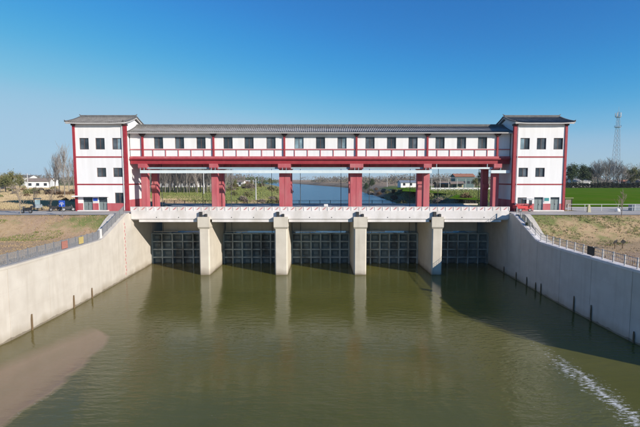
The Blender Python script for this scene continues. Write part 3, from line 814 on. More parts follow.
def gable_roof(parent, x0, x1, yf, yb, ze, zr, wall_y0, wall_y1, gable=(True, True), horns=True, lift=0.25):
    ym = (yf + yb) / 2
    slab = MB().prism([(yf + .05, ze - .16), (ym, zr - .20), (yb - .05, ze - .16), (yb - .05, ze - .05), (ym, zr - .08), (yf + .05, ze - .05)], 'x', x0 + .06, x1 - .06)
    roof = slab.build('roof', 'soffit', parent)
    mb = MB(); tiled_slope(mb, x0, x1, yf, ze, ym, zr, lift); tiled_slope(mb, x0, x1, yb, ze, ym, zr, lift)
    mb.build('roof_tiles', 'tile', roof, kind='stuff')
    mb = MB().prism([(ym - .16, zr - .1), (ym - .16, zr + .22), (ym - .1, zr + .34), (ym + .1, zr + .34), (ym + .16, zr + .22), (ym + .16, zr - .1)], 'x', x0 + .1, x1 - .1)
    mb.build('ridge', 'ridge', roof)
    # eave fascia following the lifted corners
    for y, d in ((yf, -1), (yb, 1)):
        mb = MB(); rings = []
        hw = (x1 - x0) / 2; cx = (x0 + x1) / 2
        N = 24
        for i in range(N + 1):
            x = x0 + (x1 - x0) * i / N
            e = lift * max(0, (abs(x - cx) - hw + 2.2) / 2.2) ** 2 if hw > 3 else 0
            rings.append([(x, y + d * .03, ze - .15 + e), (x, y - d * .06, ze - .15 + e), (x, y - d * .06, ze - .015 + e), (x, y + d * .03, ze - .015 + e)])
        mb.loft(rings); mb.build('eave_board', 'soffit', roof)
    if horns:
        for x, s in ((x0 + .12, -1), (x1 - .12, 1)):
            rings = []
            for t in np.linspace(0, 1, 6):
                w = .15 * (1 - .75 * t)
                px = x - s * .25 + s * .55 * t; pz = zr + .12 + .34 * t ** 1.7
                rings.append([(px, ym - w, pz - .18 * (1 - t)), (px, ym + w, pz - .18 * (1 - t)), (px - s * .05, ym + w, pz + .2 * (1 - .8 * t)), (px - s * .05, ym - w, pz + .2 * (1 - .8 * t))])
            MB().loft(rings).build('ridge_horn', 'ridge', roof)
            if lift:
                for y, d in ((yf, -1), (yb, 1)):
                    rings = []
                    for t in np.linspace(0, 1, 5):
                        w = .11 * (1 - .7 * t)
                        yy = y + d * (.55 * t - .2); zz = ze + lift + .04 + .22 * t ** 2
                        rings.append([(x - w, yy, zz - .08), (x + w, yy, zz - .08), (x + w, yy, zz + .1 * (1 - t)), (x - w, yy, zz + .1 * (1 - t))])
                    MB().loft(rings).build('eave_horn', 'ridge', roof)
    # verge caps and bargeboards
    for x in (x0, x1):
        s = -1 if x == x0 else 1
        for y in (yf, yb):
            r0 = []
            for t in np.linspace(0, 1, 7):
                yy = y + (ym - y) * t; zz = ze + (zr - ze) * t - .44 * t * (1 - t) + lift * (1 - t) * (1 if x1 - x0 > 6 else 0)
                r0.append([(x - .13, yy, zz), (x + .13, yy, zz), (x + .13, yy, zz + .16), (x - .13, yy, zz + .16)])
            MB().loft(r0).build('verge', 'ridge', roof)
            r1 = []
            for t in np.linspace(0, 1, 7):
                yy = y + (ym - y) * t * .995; zz = ze + (zr - ze) * t - .44 * t * (1 - t) + lift * (1 - t) * (1 if x1 - x0 > 6 else 0)
                r1.append([(x - s * .02, yy, zz - .22), (x + s * .02, yy, zz - .22), (x + s * .02, yy, zz - .01), (x - s * .02, yy, zz - .01)])
            MB().loft(r1).build('bargeboard', 'soffit', roof)
    return roof

def wall_open(mb, x0, x1, z0, z1, y, ops, depth=0.26):
    """front skin of a wall in the plane y with recessed openings (ops = [(x0,x1,z0,z1)])"""
    xs = sorted({x0, x1} | {q for o in ops for q in o[:2]}); zs = sorted({z0, z1} | {q for o in ops for q in o[2:]})
    for xa, xb in zip(xs, xs[1:]):
        for za, zb in zip(zs, zs[1:]):
            cx, cz = (xa + xb) / 2, (za + zb) / 2
            if any(o[0] < cx < o[1] and o[2] < cz < o[3] for o in ops): continue
            mb.quad((xa, y, za), (xb, y, za), (xb, y, zb), (xa, y, zb))
    for a, b, c, d in ops:
        Y = y + depth
        mb.quad((a, y, c), (a, Y, c), (a, Y, d), (a, y, d)); mb.quad((b, y, d), (b, Y, d), (b, Y, c), (b, y, c))
        mb.quad((a, y, c), (b, y, c), (b, Y, c), (a, Y, c)); mb.quad((a, Y, d), (b, Y, d), (b, y, d), (a, y, d))
        mb.quad((a, Y, c), (b, Y, c), (b, Y, d), (a, Y, d))

win_cache = {}
def window(parent, cx, z0, z1, w, y, pale=0, sill=True):
    """sliding window set in its opening: frame > two panes, sill"""
    h = z1 - z0
    key = (round(w, 2), round(h, 2), sill)
    if key not in win_cache:
        b = .07; mb = MB()
        mb.box(-w / 2 - .05, w / 2 + .05, -.025, .1, 0 - .05, b); mb.box(-w / 2 - .05, w / 2 + .05, -.025, .1, h - b, h + .05)
        mb.box(-w / 2 - .05, -w / 2 + b, -.025, .1, b, h - b); mb.box(w / 2 - b, w / 2 + .05, -.025, .1, b, h - b)
        mb.box(-.035, .035, .02, .1, b, h - b)
        pm = {}
        for k, m in ((0, 'glass'), (1, 'glasspale'), (2, 'glassmid')):
            pm[k] = MB().box(-(w / 2 - b - .035) / 2, (w / 2 - b - .035) / 2, 0, .02, 0, h - 2 * b).mesh('pane', m)
        sm = MB().box(-w / 2 - .1, w / 2 + .1, -.09, .0, 0, .06).mesh('sill', 'soffit')
        win_cache[key] = (mb.mesh('window', 'frame'), pm, sm)
    fr, pm, sm = win_cache[key]
    o = place(fr, 'window', parent, (cx, y, z0))
    q = (w / 2 - .07 + .035) / 2
    place(pm[1 if pale & 1 else rnd.choice((0, 2))], 'pane', o, (cx - q, y + .05, z0 + .07), rot=(rnd.uniform(-.012, .012), 0, rnd.uniform(-.012, .012)))
    place(pm[1 if pale & 2 else rnd.choice((0, 0, 2))], 'pane', o, (cx + q, y + .07, z0 + .07), rot=(rnd.uniform(-.012, .012), 0, rnd.uniform(-.012, .012)))
    if sill: place(sm, 'sill', o, (cx, y, z0 - .11))
    return o

# ------------------------------------------------------------------ gallery over the gates
GY = 67.9                                               # front wall plane
def gz(v, y=GY): return on_y(320, v, y)[1]
Z_EAVE, Z_RIDGE = gz(133, 66.9) + .1, gz(124.6, 70.7) - .3
Z_WB, Z_BB = gz(157), gz(164)
Z_RAIL = gz(149.5)
gal = thing('gallery', 'long white gallery with red beams, columns and grey tiled roof over the gates', 'gallery', (0, 70.5, 9.12))
GX = 29.9; GB = 73.4
# front wall
ops = []; wins = []
wx = [158.5, 179.5, 201, 228, 249, 271, 299, 320.5, 342, 370, 391.5, 413, 440, 461.5, 482.5]
zb, zt = gz(149.0), gz(137.0)
for i, u in enumerate(wx):
    x = on_y(u, 143, GY)[0]
    ops.append((x - .72, x + .72, zb + .04, zt)); wins.append(x)
mb = MB(); wall_open(mb, -GX, GX, Z_WB, Z_EAVE + .12, GY, ops)
mb.quad((GX, GB, Z_WB), (-GX, GB, Z_WB), (-GX, GB, Z_EAVE + .12), (GX, GB, Z_EAVE + .12))
mb.quad((-GX, GY, Z_EAVE + .12), (GX, GY, Z_EAVE + .12), (GX, GB, Z_EAVE + .12), (-GX, GB, Z_EAVE + .12))
mb.build('wall', 'plaster', gal)
pale = [0, 0, 0, 0, 0, 0, 2, 0, 2, 0, 0, 0, 0, 0, 0]
for i, x in enumerate(wins): window(gal, x, zb + .04, zt, 1.44, GY + .12, pale[i] | (1 if i in (6,) else 0), sill=False)
box(-GX, GX, GY + .0, GB, Z_BB + .15, Z_WB - .02).build('floor_slab', 'red', gal)
# red beam in two steps, rail and mullions
box(-GX, GX, GY - .22, GY - .003, Z_WB - .30, Z_WB + .10).build('upper_beam', 'red', gal)
box(-GX, GX, GY - .10, GY - .003, Z_BB, Z_WB - .302).build('lower_beam', 'darkred', gal)
box(-GX, GX, GY - .38, GY - .222, Z_WB - .42, Z_WB - .22).build('beam_moulding', 'darkred', gal)
box(-GX, GX, GY - .12, GY - .002, Z_RAIL - .07, Z_RAIL + .07).build('window_rail', 'red', gal)
COLX = [-27.9, -16.75, -5.6, 5.75, 16.9, 27.9]
COLW = [1.0, 1.0, 1.75, 1.85, 1.0, 1.0]
mul_me = MB().box(-.055, .055, -.09, -.001, 0, Z_RAIL - .072 - (Z_WB + .102)).mesh('mullion', 'red')
for a, b in zip([-GX] + COLX, COLX + [GX]):
    if b - a < 4: continue
    nn = 5
    for k in range(1, nn + 1):
        x = a + (b - a) * (k - .22) / (nn + .56)
        place(mul_me, 'mullion', gal, (x, GY, Z_WB + .102))
for i, x in enumerate(COLX):
    box(x - .14, x + .14, GY - .24, GY - .003, Z_WB + .102, Z_EAVE - .55).build('pilaster', 'darkred', gal)
    zt2 = Z_EAVE - .55
    MB().prism([(x - .16, zt2), (x + .16, zt2), (x + .48, zt2 + .38), (x + .48, zt2 + .5), (x - .48, zt2 + .5), (x - .48, zt2 + .38)], 'y', GY - .5, GY - .003).build('pilaster_bracket', 'trim', gal)
# columns with haunches and cross beams
CB = 9.128
for i, (x, w) in enumerate(zip(COLX, COLW)):
    for y0, y1, nm in ((GY + .02, GY + 1.02, 'front'), (GB - 1.2, GB - .2, 'rear')):
        c = MB()
        if w > 1.5:
            c.box(x - w / 2, x - .02, y0, y1, CB, Z_BB - .3); c.box(x + .02, x + w / 2, y0, y1, CB, Z_BB - .3); c.box(x - .021, x + .021, y0 + .06, y1 - .06, CB, Z_BB - .3)
        else:
            c.bevbox(x - w / 2, x + w / 2, y0, y1, CB, Z_BB - .3, .05)
        co = c.build('column', 'red', gal)
    hw = w / 2 + .12
    MB().prism([(GY - .62, Z_BB + .02), (GY - .62, Z_BB - .58), (GY - .40, Z_BB - .80), (GB - .1, Z_BB - .80), (GB - .1, Z_BB + .148), (GY - .0, Z_BB + .148), (GY - .102, Z_BB - .004)], 'x', x - hw, x + hw).build('cross_beam', 'red', gal)
    # small projecting block half way up the rear column, sloped underneath
    MB().prism([(GB - 1.6, 12.6), (GB - 1.203, 12.1), (GB - 1.203, 13.1), (GB - 1.6, 13.1)], 'x', x - w / 2 + .06, x + w / 2 - .06).build('column_block', 'red', gal)
box(-GX, GX, GB - .9, GB - .4, Z_BB - .5, Z_BB + .149).build('rear_beam', 'red', gal)
gable_roof(gal, -GX - .1, GX + .1, 66.9, 74.5, Z_EAVE, Z_RIDGE, GY, GB, horns=False, lift=0.0)

# pale steel canopy beams below the brackets
can = thing('steel_walkway', 'pale blue grey steel walkway beam hung under the gallery brackets', 'walkway', (-5, 67, 14.5))
cx0, cx1 = on_y(140, 171, 67.0)[0], on_y(432, 171, 67.0)[0]
zt, zb2 = on_y(320, 170.2, 67.0)[1], on_y(320, 173.2, 67.0)[1]
segs = np.linspace(cx0, cx1, 9)
for a, b in zip(segs, segs[1:]):
    box(a + .01, b - .01, 66.98, 67.10, zb2, zt).build('fascia', 'canopy', can)
    box(a + .01, b - .01, 67.102, 67.88, zb2 + .02, zb2 + .08).build('floor_plate', 'canopy', can)
zt3, zb3 = on_y(320, 167.3, 67.8)[1], on_y(320, 169.0, 67.8)[1]
for x, xa in zip(COLX[:5], [None] * 5):
    pass
edg = [cx0] + [q for x, w in zip(COLX[1:5], COLW[1:5]) for q in (x - w / 2 - .16, x + w / 2 + .16)]
for a, b in zip(edg[0::2], edg[1::2]):
    if a < -27.9 < b: a = -27.9 + .66
    box(a, b, 67.7, 67.86, zb3, zt3).build('handrail_beam', 'canopy2', can)
for i, x in enumerate(COLX[:5]):
    for q in (-.3, .3):
        box(x + q - .04, x + q + .04, 67.3, 67.38, zb2 + .081, Z_BB - .5).build('hanger', 'canopy2', can)
can2 = thing('steel_walkway', 'short piece of pale steel walkway beside the right tower', 'walkway', (28, 67, 14.5))
ax, bx_ = on_y(491, 171, 67.0)[0], 29.7
box(ax, bx_, 66.98, 67.10, zb2, zt).build('fascia', 'canopy', can2)
box(ax, bx_, 67.102, 67.88, zb2 + .02, zb2 + .08).build('floor_plate', 'canopy', can2)
box(28.3, 28.38, 67.3, 67.38, zb2 + .081, Z_BB - .5).build('hanger', 'canopy2', can2)
can3 = thing('steel_beam', 'pale steel beam crossing the rightmost bay under the gallery', 'beam', (22.5, 67.8, 15.2))
box(16.9 + .66, 27.9 - .66, 67.7, 67.86, zb3, zt3).build('beam', 'canopy', can3)
for x in (18.4, 26.4): box(x - .05, x + .05, 67.74, 67.82, zt3 + .003, Z_BB - .003).build('hanger', 'canopy2', can3)

# ------------------------------------------------------------------ towers
TY, TB = 66.5, 73.6
def tz(v): return on_y(320, v, TY)[1]
def tower(s, label):
    xi, xo = s * 30.05, s * 37.9
    x0, x1 = min(xi, xo), max(xi, xo)
    base = 9.0; top = tz(124) + .1
    t = thing('gate_tower', label, 'tower', ((x0 + x1) / 2, (TY + TB) / 2, base), 'end towers of the gate house')
    def U(u, v): return on_y(u, v, TY)[0]
    W = 1.44
    if s < 0:
        tops = [U(84, 144), U(100, 144), U(116.8, 144)]
        mid = [U(101.5, 172), U(117.8, 172)]
        low = [(U(119.5, 198), 1.42, 10.2, 11.85)]
        doors = [(U(88, 203), 1.5), (U(103, 203), 1.35)]
        sgn = U(95.6, 200)
    else:
        tops = [U(525, 144), U(541.5, 144), U(558.3, 144)]
        mid = [U(523.2, 172), U(540, 172)]
        low = [(U(522.2, 198), 1.42, 9.75, 11.1)]
        doors = [(U(538.5, 203), 1.4), (U(554.8, 203), 1.4)]
        sgn = U(546.5, 200)
    wl = [(x, W, tz(149.5), tz(138)) for x in tops] + [(x, W, tz(177), tz(167.8)) for x in mid] + low
    dz = tz(197.2)
    ops = [(x - w / 2, x + w / 2, a, b) for x, w, a, b in wl] + [(x - w / 2, x + w / 2, base + .02, dz) for x, w in doors]
    mb = MB(); wall_open(mb, x0, x1, base, top, TY, ops)
    mb.quad((x1, TY, base), (x1, TB, base), (x1, TB, top), (x1, TY, top)); mb.quad((x0, TB, base), (x0, TY, base), (x0, TY, top), (x0, TB, top))
    mb.quad((x1, TB, base), (x0, TB, base), (x0, TB, top), (x1, TB, top))
    ym = (TY + TB) / 2; gt = on_y(320, 115.3, ym)[1] - .75
    for x, sg in ((x0, -1), (x1, 1)):
        p = [(x, TY, top), (x, TB, top), (x, ym, gt)]
        mb.quad(*(p if sg > 0 else p[::-1]))
    mb.build('wall', 'plaster', t)
    pales = {2: 2} if s < 0 else {0: 1}
    for i, (x, w, a, b) in enumerate(wl): window(t, x, a, b, w, TY + .12, pales.get(i, 0), sill=(i < len(wl)))
    for x, w in doors:
        d = box(x - w / 2, x + w / 2, TY + .14, TY + .2, base + .03, dz - .75 if s < 0 else dz - .35).build('door', 'doorgrey', t)
        box(x - .02, x + .02, TY + .12, TY + .139, base + .05, dz - .8 if s < 0 else dz - .4).build('door_seam', 'dark', d)
        box(x + .1, x + .16, TY + .09, TY + .139, base + .95, base + 1.15).build('handle', 'rim', d)
        box(x - w / 2, x + w / 2, TY + .16, TY + .2, (dz - .745) if s < 0 else dz - .345, dz - .003).build('transom', 'glass', t)
    # red corner pillars, bands, dado
    for x, w in ((x0, .46), (x1, .46)):
        wi = .46 if (x == xi) else .36
        box(x - wi / 2, x + wi / 2, TY - .14, TY + .30, base, top - .35).build('corner_pillar', 'darkred', t)
        box(x - wi / 2 - .1, x + wi / 2 + .1, TY - .3, TY + .4, top - .348, top - .08).build('pillar_bracket', 'trim', t)
    a, b = x0 + (.32 if s > 0 else .22), x1 - (.32 if s < 0 else .22)
    for v in (157.0, 184.4):
        box(a, b, TY - .05, TY - .003, tz(v) - .10, tz(v) + .10).build('band', 'darkred', t)
        ya, yb = TY + .31, TB
        xx = xi
        m1, m2 = sorted((xx - s * .003, xx - s * .05))
        if v > 170: box(m1, m2, ya, yb - .3, tz(v) - .10, tz(v) + .10).build('band', 'darkred', t)
        m1, m2 = sorted((xo + s * .003, xo + s * .05))
        box(m1, m2, ya, yb, tz(v) - .10, tz(v) + .10).build('band', 'darkred', t)
    dt = tz(203.2); cuts = sorted([(x - w / 2, x + w / 2) for x, w in doors]); e = a
    for q0, q1 in cuts + [(b, b)]:
        if q0 - e > .05: box(e, q0, TY - .04, TY - .003, base, dt if s < 0 else tz(203.6)).build('dado', 'red', t)
        e = q1
    m1, m2 = sorted((xi - s * .003, xi - s * .04)); box(m1, m2, TY + .31, TB - .3, base, tz(200)).build('dado', 'red', t)
    m1, m2 = sorted((xo + s * .003, xo + s * .04)); box(m1, m2, TY + .31, TB, base, dt).build('dado', 'red', t)
    # drain pipe next to the inner pillar
    px = xi + s * .42
    MB().tube((px, TY - .1, base + .1), (px, TY - .1, top - .4), .06, .06, 8).build('downpipe', 'whitepaint', t)
    # awning slab, step, sign plate
    if s < 0:
        box(x0 - .35, doors[1][0] + 1.0, TY - .75, TY - .003, dz + .08, dz + .26).build('awning', 'plaster', t)
    box(min(d[0] for d in doors) - 1.2, max(d[0] for d in doors) + 1.0, TY - .9, TY - .15, base - .02, base + .17).build('step', 'deck', t)
    sg = box(sgn - .42, sgn + .42, TY - .06, TY - .004, tz(203) + .1, dz - .05).build('sign', 'whitepaint', t)
    box(sgn - .36, sgn + .36, TY - .075, TY - .061, tz(201), dz - .1).build('sign_face', 'blue' if s < 0 else 'teal', sg)
    # roof
    gable_roof(t, x0 - .85 if s < 0 else x0 - .35, x1 + .35 if s < 0 else x1 + .85, TY - .75, TB + .75, tz(124) + .1, on_y(320, 115.3, (TY + TB) / 2)[1] - .32, TY, TB, lift=.14)
    # air conditioner on the inner top corner
    return t
tower(-1, 'white three storey tower with red corner pillars at the left end')
tower(1, 'white three storey tower with red corner pillars at the right end')

# ------------------------------------------------------------------ vehicles and small things by the road
def wheel(parent, x, y, z, r, w=.11):
    """wheel whose axle runs along y"""
    n = 18
    def ring(rad, yy): return [(x + rad * math.cos(2 * math.pi * i / n), yy, z + rad * math.sin(2 * math.pi * i / n)) for i in range(n)]
    o = MB().loft([ring(r * .62, y - w / 2), ring(r * .93, y - w / 2), ring(r, y - w / 4), ring(r, y + w / 4), ring(r * .93, y + w / 2), ring(r * .62, y + w / 2)]).build('wheel', 'rubber', parent, smooth=False)
    MB().loft([ring(r * .58, y - w / 2 - .012), ring(r * .58, y + w / 2 + .012)]).build('rim', 'rim', o)
    return o
def motorbike(label, loc, rz, mat='vehdark'):
    t = thing('motorbike', label, 'motorbike', (0, 0, 0), 'motorbikes by the left road')
    wheel(t, -.62, 0, .29, .29); wheel(t, .62, 0, .29, .29)
    MB().prism([(-.75, .55), (-.35, .38), (.20, .34), (.42, .50), (.40, .78), (.12, .80), (-.02, .66), (-.5, .74), (-.85, .78)], 'y', -.13, .13).build('body', mat, t)
    MB().prism([(-.85, .785), (-.1, .69), (.05, .72), (.0, .80), (-.4, .86), (-.85, .88)], 'y', -.15, .15).build('seat', 'rubber', t)
    MB().tube((.62, .1, .29), (.40, .1, .95), .03, .03, 6).tube((.62, -.1, .29), (.40, -.1, .95), .03, .03, 6).build('fork', 'rim', t)
    MB().path([(.22, -.36, 1.04), (.38, -.12, .98), (.38, .12, .98), (.22, .36, 1.04)], .022).build('handlebar', 'darkmetal', t)
    MB().bevbox(.40, .56, -.1, .1, .72, .9, .03).build('headlight', 'glass', t)
    MB().tube((-.62, .17, .29), (.1, .17, .33), .05, .04, 8).build('exhaust', 'rim', t)
    MB().bevbox(-1.05, -.72, -.18, .18, .80, 1.10, .05).build('top_box', mat, t)
    MB().tube((.3, .62 - .62 + .2, .0), (.0, .14, .36), .02, .02, 5).build('stand', 'darkmetal', t)
    put(t, loc, rz); return t
def tricycle(name, label, loc, rz, mat, roof_mat):
    t = thing(name, label, 'three-wheeler', (0, 0, 0))
    wheel(t, 1.05, 0, .28, .28); wheel(t, -.75, .52, .28, .28); wheel(t, -.75, -.52, .28, .28)
    # cargo tray
    mb = MB()
    mb.box(-1.35, .05, -.60, .60, .50, .56); mb.box(-1.35, -1.30, -.60, .60, .561, .95); mb.box(-.0, .05, -.60, .60, .561, .95)
    mb.box(-1.299, -.001, -.60, -.555, .561, .95); mb.box(-1.299, -.001, .555, .60, .561, .95)
    mb.build('cargo_tray', mat, t)
    MB().box(-1.3, 1.0, -.12, .12, .34, .498).build('chassis', 'darkmetal', t)
    MB().prism([(.12, .50), (.12, .90), (.55, .90), (.60, .56), (.80, .46), (.95, .95), (1.12, 1.05), (1.28, .80), (1.30, .50), (1.12, .60), (.98, .58), (.86, .40), (.2, .40)], 'y', -.30, .30).build('front_body', mat, t)
    MB().bevbox(.14, .56, -.34, .34, .905, 1.02, .04).build('seat', 'rubber', t)
    MB().path([(.78, -.40, 1.22), (.98, -.14, 1.12), (.98, .14, 1.12), (.78, .40, 1.22)], .022).build('handlebar', 'darkmetal', t)
    MB().box(1.12, 1.15, -.34, .34, 1.06, 1.75).build('windscreen', 'glasspale', t)
    for x in (.0, 1.13):
        for y in (-.38, .38): MB().tube((x, y, .9), (x, y, 1.92), .022, .022, 5).build('canopy_post', 'darkmetal', t)
    MB().loft([[(-.35, -.55, 1.90), (1.45, -.55, 1.88), (1.45, .55, 1.88), (-.35, .55, 1.90)], [(-.35, -.5, 1.97), (1.40, -.5, 1.95), (1.40, .5, 1.95), (-.35, .5, 1.97)]]).build('canopy', roof_mat, t)
    for y in (-.2, .2): MB().tube((1.30, y, .78), (1.34, y, .78), .06, .06, 8).build('headlight', 'glasspale', t)
    put(t, loc, rz); return t
RD = 9.034
tricycle('electric_tricycle', 'small red three-wheeler with canopy parked before the right tower', (on_y(523.5, 200, 64.6)[0], 64.6, RD), math.radians(6), 'vehred', 'vehblue')
tricycle('cargo_tricycle', 'blue grey covered three-wheeler seen end-on beside the left road', (on_y(37, 200, 66.6)[0], 66.7, RD), math.radians(-57), 'vehblue', 'vehdark')
motorbike('dark motorbike standing on the road at far left', (on_y(26.5, 212, 61.5)[0], 61.5, RD), math.radians(176))
for i, (u, yy, a, lab) in enumerate([(55, 65.4, 60, 'dark motorbike parked behind the road left of the blue road sign'), (68.5, 65.6, 35, 'dark motorbike parked between the blue road sign and the left tower')]):
    motorbike(lab, (on_y(u, 210, yy)[0], yy, RD), math.radians(a))

# blue road sign on a pole
x, y = on_y(62.5, 212, 58.2)[0], 58.2
gzz = ground_z(x, y)
t = thing('road_sign', 'blue square road sign on a thin pole beside the left road', 'sign', (x, y, gzz))
MB().tube((x, y, gzz - .1), (x, y, gzz + 2.35), .035, .035, 8).build('pole', 'rim', t)
MB().bevbox(x - .42, x + .42, y - .08, y - .04, gzz + 1.45, gzz + 2.3, .02).build('plate', 'blue', t)
mb = MB()
mb.box(x - .36, x + .30, y - .092, y - .082, gzz + 1.80, gzz + 1.88); mb.box(x - .06, x + .02, y - .092, y - .082, gzz + 1.5, gzz + 1.79); mb.box(x - .22, x + .2, y - .092, y - .082, gzz + 2.0, gzz + 2.06)
mb.build('white_mark', 'whitepaint', t)

# right bank: two boards on posts, marker stone, railing, boulder, metal box
for i, (u, v, lab, tilt) in enumerate([(614.8, 247.5, 'left of the two dark boards on posts on the right bank', -.25), (622.5, 247.5, 'right of the two dark boards on posts on the right bank, tilted', .5)]):
    x, y = on_z(u, v, 6.25); z = ground_z(x, y)
    t = thing('board_on_post', lab, 'sign', (x, y, z), 'boards on the right bank')
    MB().tube((x, y, z - .2), (x, y, z + .85), .045, .04, 6).build('post', 'wood', t)
    b = MB().bevbox(-.28, .28, -.02, .02, -.2, .2, .01)
    o = place(b.mesh('board', 'darkmetal'), 'board', t, (x, y - .06, z + .82), rot=(.35, tilt, .3))
x, y = on_z(588.3, 219, 8.0)
z = ground_z(x, y)
tag(MB().loft([[(x - .22, y - .18, z - .2), (x + .22, y - .18, z - .2), (x + .22, y + .18, z - .2), (x - .22, y + .18, z - .2)], [(x - .19, y - .14, z + .75), (x + .19, y - .14, z + .75), (x + .19, y + .14, z + .75), (x - .19, y + .14, z + .75)], [(x - .1, y - .08, z + 1.15), (x + .1, y - .08, z + 1.15), (x + .1, y + .08, z + 1.15), (x - .1, y + .08, z + 1.15)]]).build('marker_stone', 'stone'), 'pale yellow marker stone at the top of the right bank', 'marker')
x, y = on_y(617.5, 211, 64.8)[0], 64.8
rings = []
for k, (r, h) in enumerate([(.34, 0), (.40, .16), (.33, .36), (.2, .5), (.04, .55)]):
    rings.append([(x + r * (1 + .12 * math.sin(3 * a + k)) * math.cos(a), y + r * .8 * math.sin(a), RD - .02 + h) for a in [i * math.pi / 5 for i in range(10)]])
tag(MB().loft(rings).build('boulder', 'whitepaint', smooth=True), 'white boulder beside the road on the right', 'boulder')
x, y = on_y(638, 211, 66.4)[0], 66.8
t = thing('sheet_metal_box', 'blue grey sheet metal box behind the railing at the right edge', 'box', (x, y, RD))
MB().bevbox(x - 1.0, x + 1.0, y - .4, y + .4, RD + .02, RD + .95, .05).build('cabinet', 'vehblue', t)
MB().box(x - 1.06, x + 1.06, y - .46, y + .46, RD + .955, RD + 1.0).build('lid', 'vehblue', t)
t = thing('guard_railing', 'thin white pipe railing along the far side of the right road', 'railing', (70, 66.3, RD))
post = MB().tube((0, 0, 0), (0, 0, 1.05), .04, .04, 6).mesh('post', 'whitepaint')
xs = [38.6 + 2.6 * k for k in range(46)]
for x in xs: place(post, 'post', t, (x, 66.3, RD))
for a, b in zip(xs, xs[1:]):
    MB().tube((a, 66.3, RD + 1.02), (b, 66.3, RD + 1.02), .035, .035, 5).tube((a, 66.3, RD + .55), (b, 66.3, RD + .55), .022, .022, 5).build('rail', 'whitepaint', t)
# timber gate post pair right of the tower
x = on_y(568, 205, 66.6)[0]
t = thing('notice_board', 'reddish board on dark posts at the outer corner of the right tower', 'board', (x, 66.4, RD))
box(x - .55, x + .4, 66.42, 66.48, RD + .5, RD + 1.75).build('board', 'roofbrown', t)
for q in (-.6, .46): MB().tube((x + q, 66.4, RD), (x + q, 66.4, RD + 1.95), .05, .05, 6).build('post', 'trim', t)
box(x - .75, x + .7, 66.36, 66.5, RD + 1.96, RD + 2.02).build('top_bar', 'stone', t)

# ------------------------------------------------------------------ far buildings
def house(name, label, x, y, w, d, h, rh, wall, roof, rz=0, nwin=3, z=GZ, hip=.0):
    t = thing(name, label, 'house', (0, 0, 0))
    box(-w / 2, w / 2, -d / 2, d / 2, -.1, h).build('wall', wall, t)
    o = .5
    MB().prism([(-d / 2 - o, h - .1), (-d / 2 - o, h + .08), (0, h + rh + .1), (d / 2 + o, h + .08), (d / 2 + o, h - .1), (0, h + rh - .12)], 'x', -w / 2 - o, w / 2 + o).build('roof', roof, t)
    for x_ in (-w / 2, w / 2):
        s = 1 if x_ > 0 else -1
        MB().prism([(-d / 2, h + .002), (d / 2, h + .002), (0, h + rh - .2)], 'x', x_ - .1, x_ + .1).build('gable', wall, t)
    for k in range(nwin):
        cx = -w / 2 + w * (k + .5) / nwin
        f = box(cx - .75, cx + .75, -d / 2 - .06, -d / 2 - .002, h * .38, h * .38 + 1.5).build('window', 'frame', t)
        box(cx - .65, cx - .04, -d / 2 - .08, -d / 2 - .061, h * .38 + .1, h * .38 + 1.4).build('pane', 'glass', f)
        box(cx + .04, cx + .65, -d / 2 - .08, -d / 2 - .061, h * .38 + .1, h * .38 + 1.4).build('pane', 'glass', f)
    put(t, (x, y, z), rz); return t
def at(u, y): return on_y(u, 200, y)[0]
house('far_house', 'long white house with grey roof beyond the dry field at left', at(41, 235), 235, 11, 7, 3.9, 1.6, 'plaster', 'roofbrown', .25)
house('far_house', 'low brown roofed hut half hidden by trees at far left', at(2, 190), 190, 9, 6, 2.3, 1.3, 'roofbrown', 'roofbrown', .1, 2)
house('far_house', 'white flat house behind the willows at far left', at(26, 300), 300, 12, 8, 6.4, 1.6, 'plaster', 'tile', .0, 4)
house('far_house', 'small white house behind the bare poplars at left', at(50, 290), 290, 8, 7, 4.5, 1.4, 'plaster', 'roofbrown', -.2, 2)
for k, (u, y, w) in enumerate([(160, 262, 13), (172, 270, 11), (186, 262, 14), (199, 268, 10), (210, 275, 9)]):
    house('far_house', ['leftmost', 'second', 'third', 'fourth', 'rightmost'][k] + ' white house from the left behind the poplar plantation', at(u, y), y, w, 7, 3.0, 1.5, 'plaster', 'roofbrown', .05 * (k - 2), 3)
house('far_house', 'white house with pale roof on the left river bank upstream', at(247, 330), 330, 10, 7, 3.0, 1.3, 'plaster', 'soffit', .2)
house('far_house', 'small white house left of the river upstream, nearest the water', at(240, 300), 300, 7, 6, 3.2, 1.2, 'plaster', 'roofbrown', -.3, 2)
house('far_house', 'low white house on the right river bank upstream', at(409, 270), 270, 13, 7, 3.0, 1.3, 'plaster', 'vehblue', .1)
house('far_house', 'white house beyond the wheat field behind the right tower', at(577, 262), 262, 11, 7, 3.6, 1.7, 'plaster', 'soffit', .0)
house('far_house', 'reddish low house beyond the wheat field near the lattice mast', at(624, 275), 275, 12, 7, 3.0, 1.6, 'roofbrown', 'rooforange', .1)
house('far_house', 'pale low house beyond the wheat field at the right edge', at(637, 268), 268, 11, 7, 3.0, 1.6, 'soffit', 'roofbrown', -.1)
house('long_shed', 'dull teal building with orange roof seen through the right bay', at(462, 250), 250, 11, 8, 6.6, 1.6, 'tealwall', 'rooforange', .0, 5)
t = thing('open_shed', 'long open shed with flat grey roof seen through the right bay', 'shed', (at(455, 212), 212, GZ))
x0, x1 = at(429, 212), at(481, 212); zr_ = on_y(450, 177.6, 212)[1]
MB().box(x0, x1, 209, 216, zr_ - .3, zr_).build('roof', 'fencegrey', t)
for k in range(7):
    MB().tube((x0 + .5 + (x1 - x0 - 1) * k / 6, 209.4, GZ - .1), (x0 + .5 + (x1 - x0 - 1) * k / 6, 209.4, zr_ - .3), .12, .12, 6).build('post', 'soffit', t)
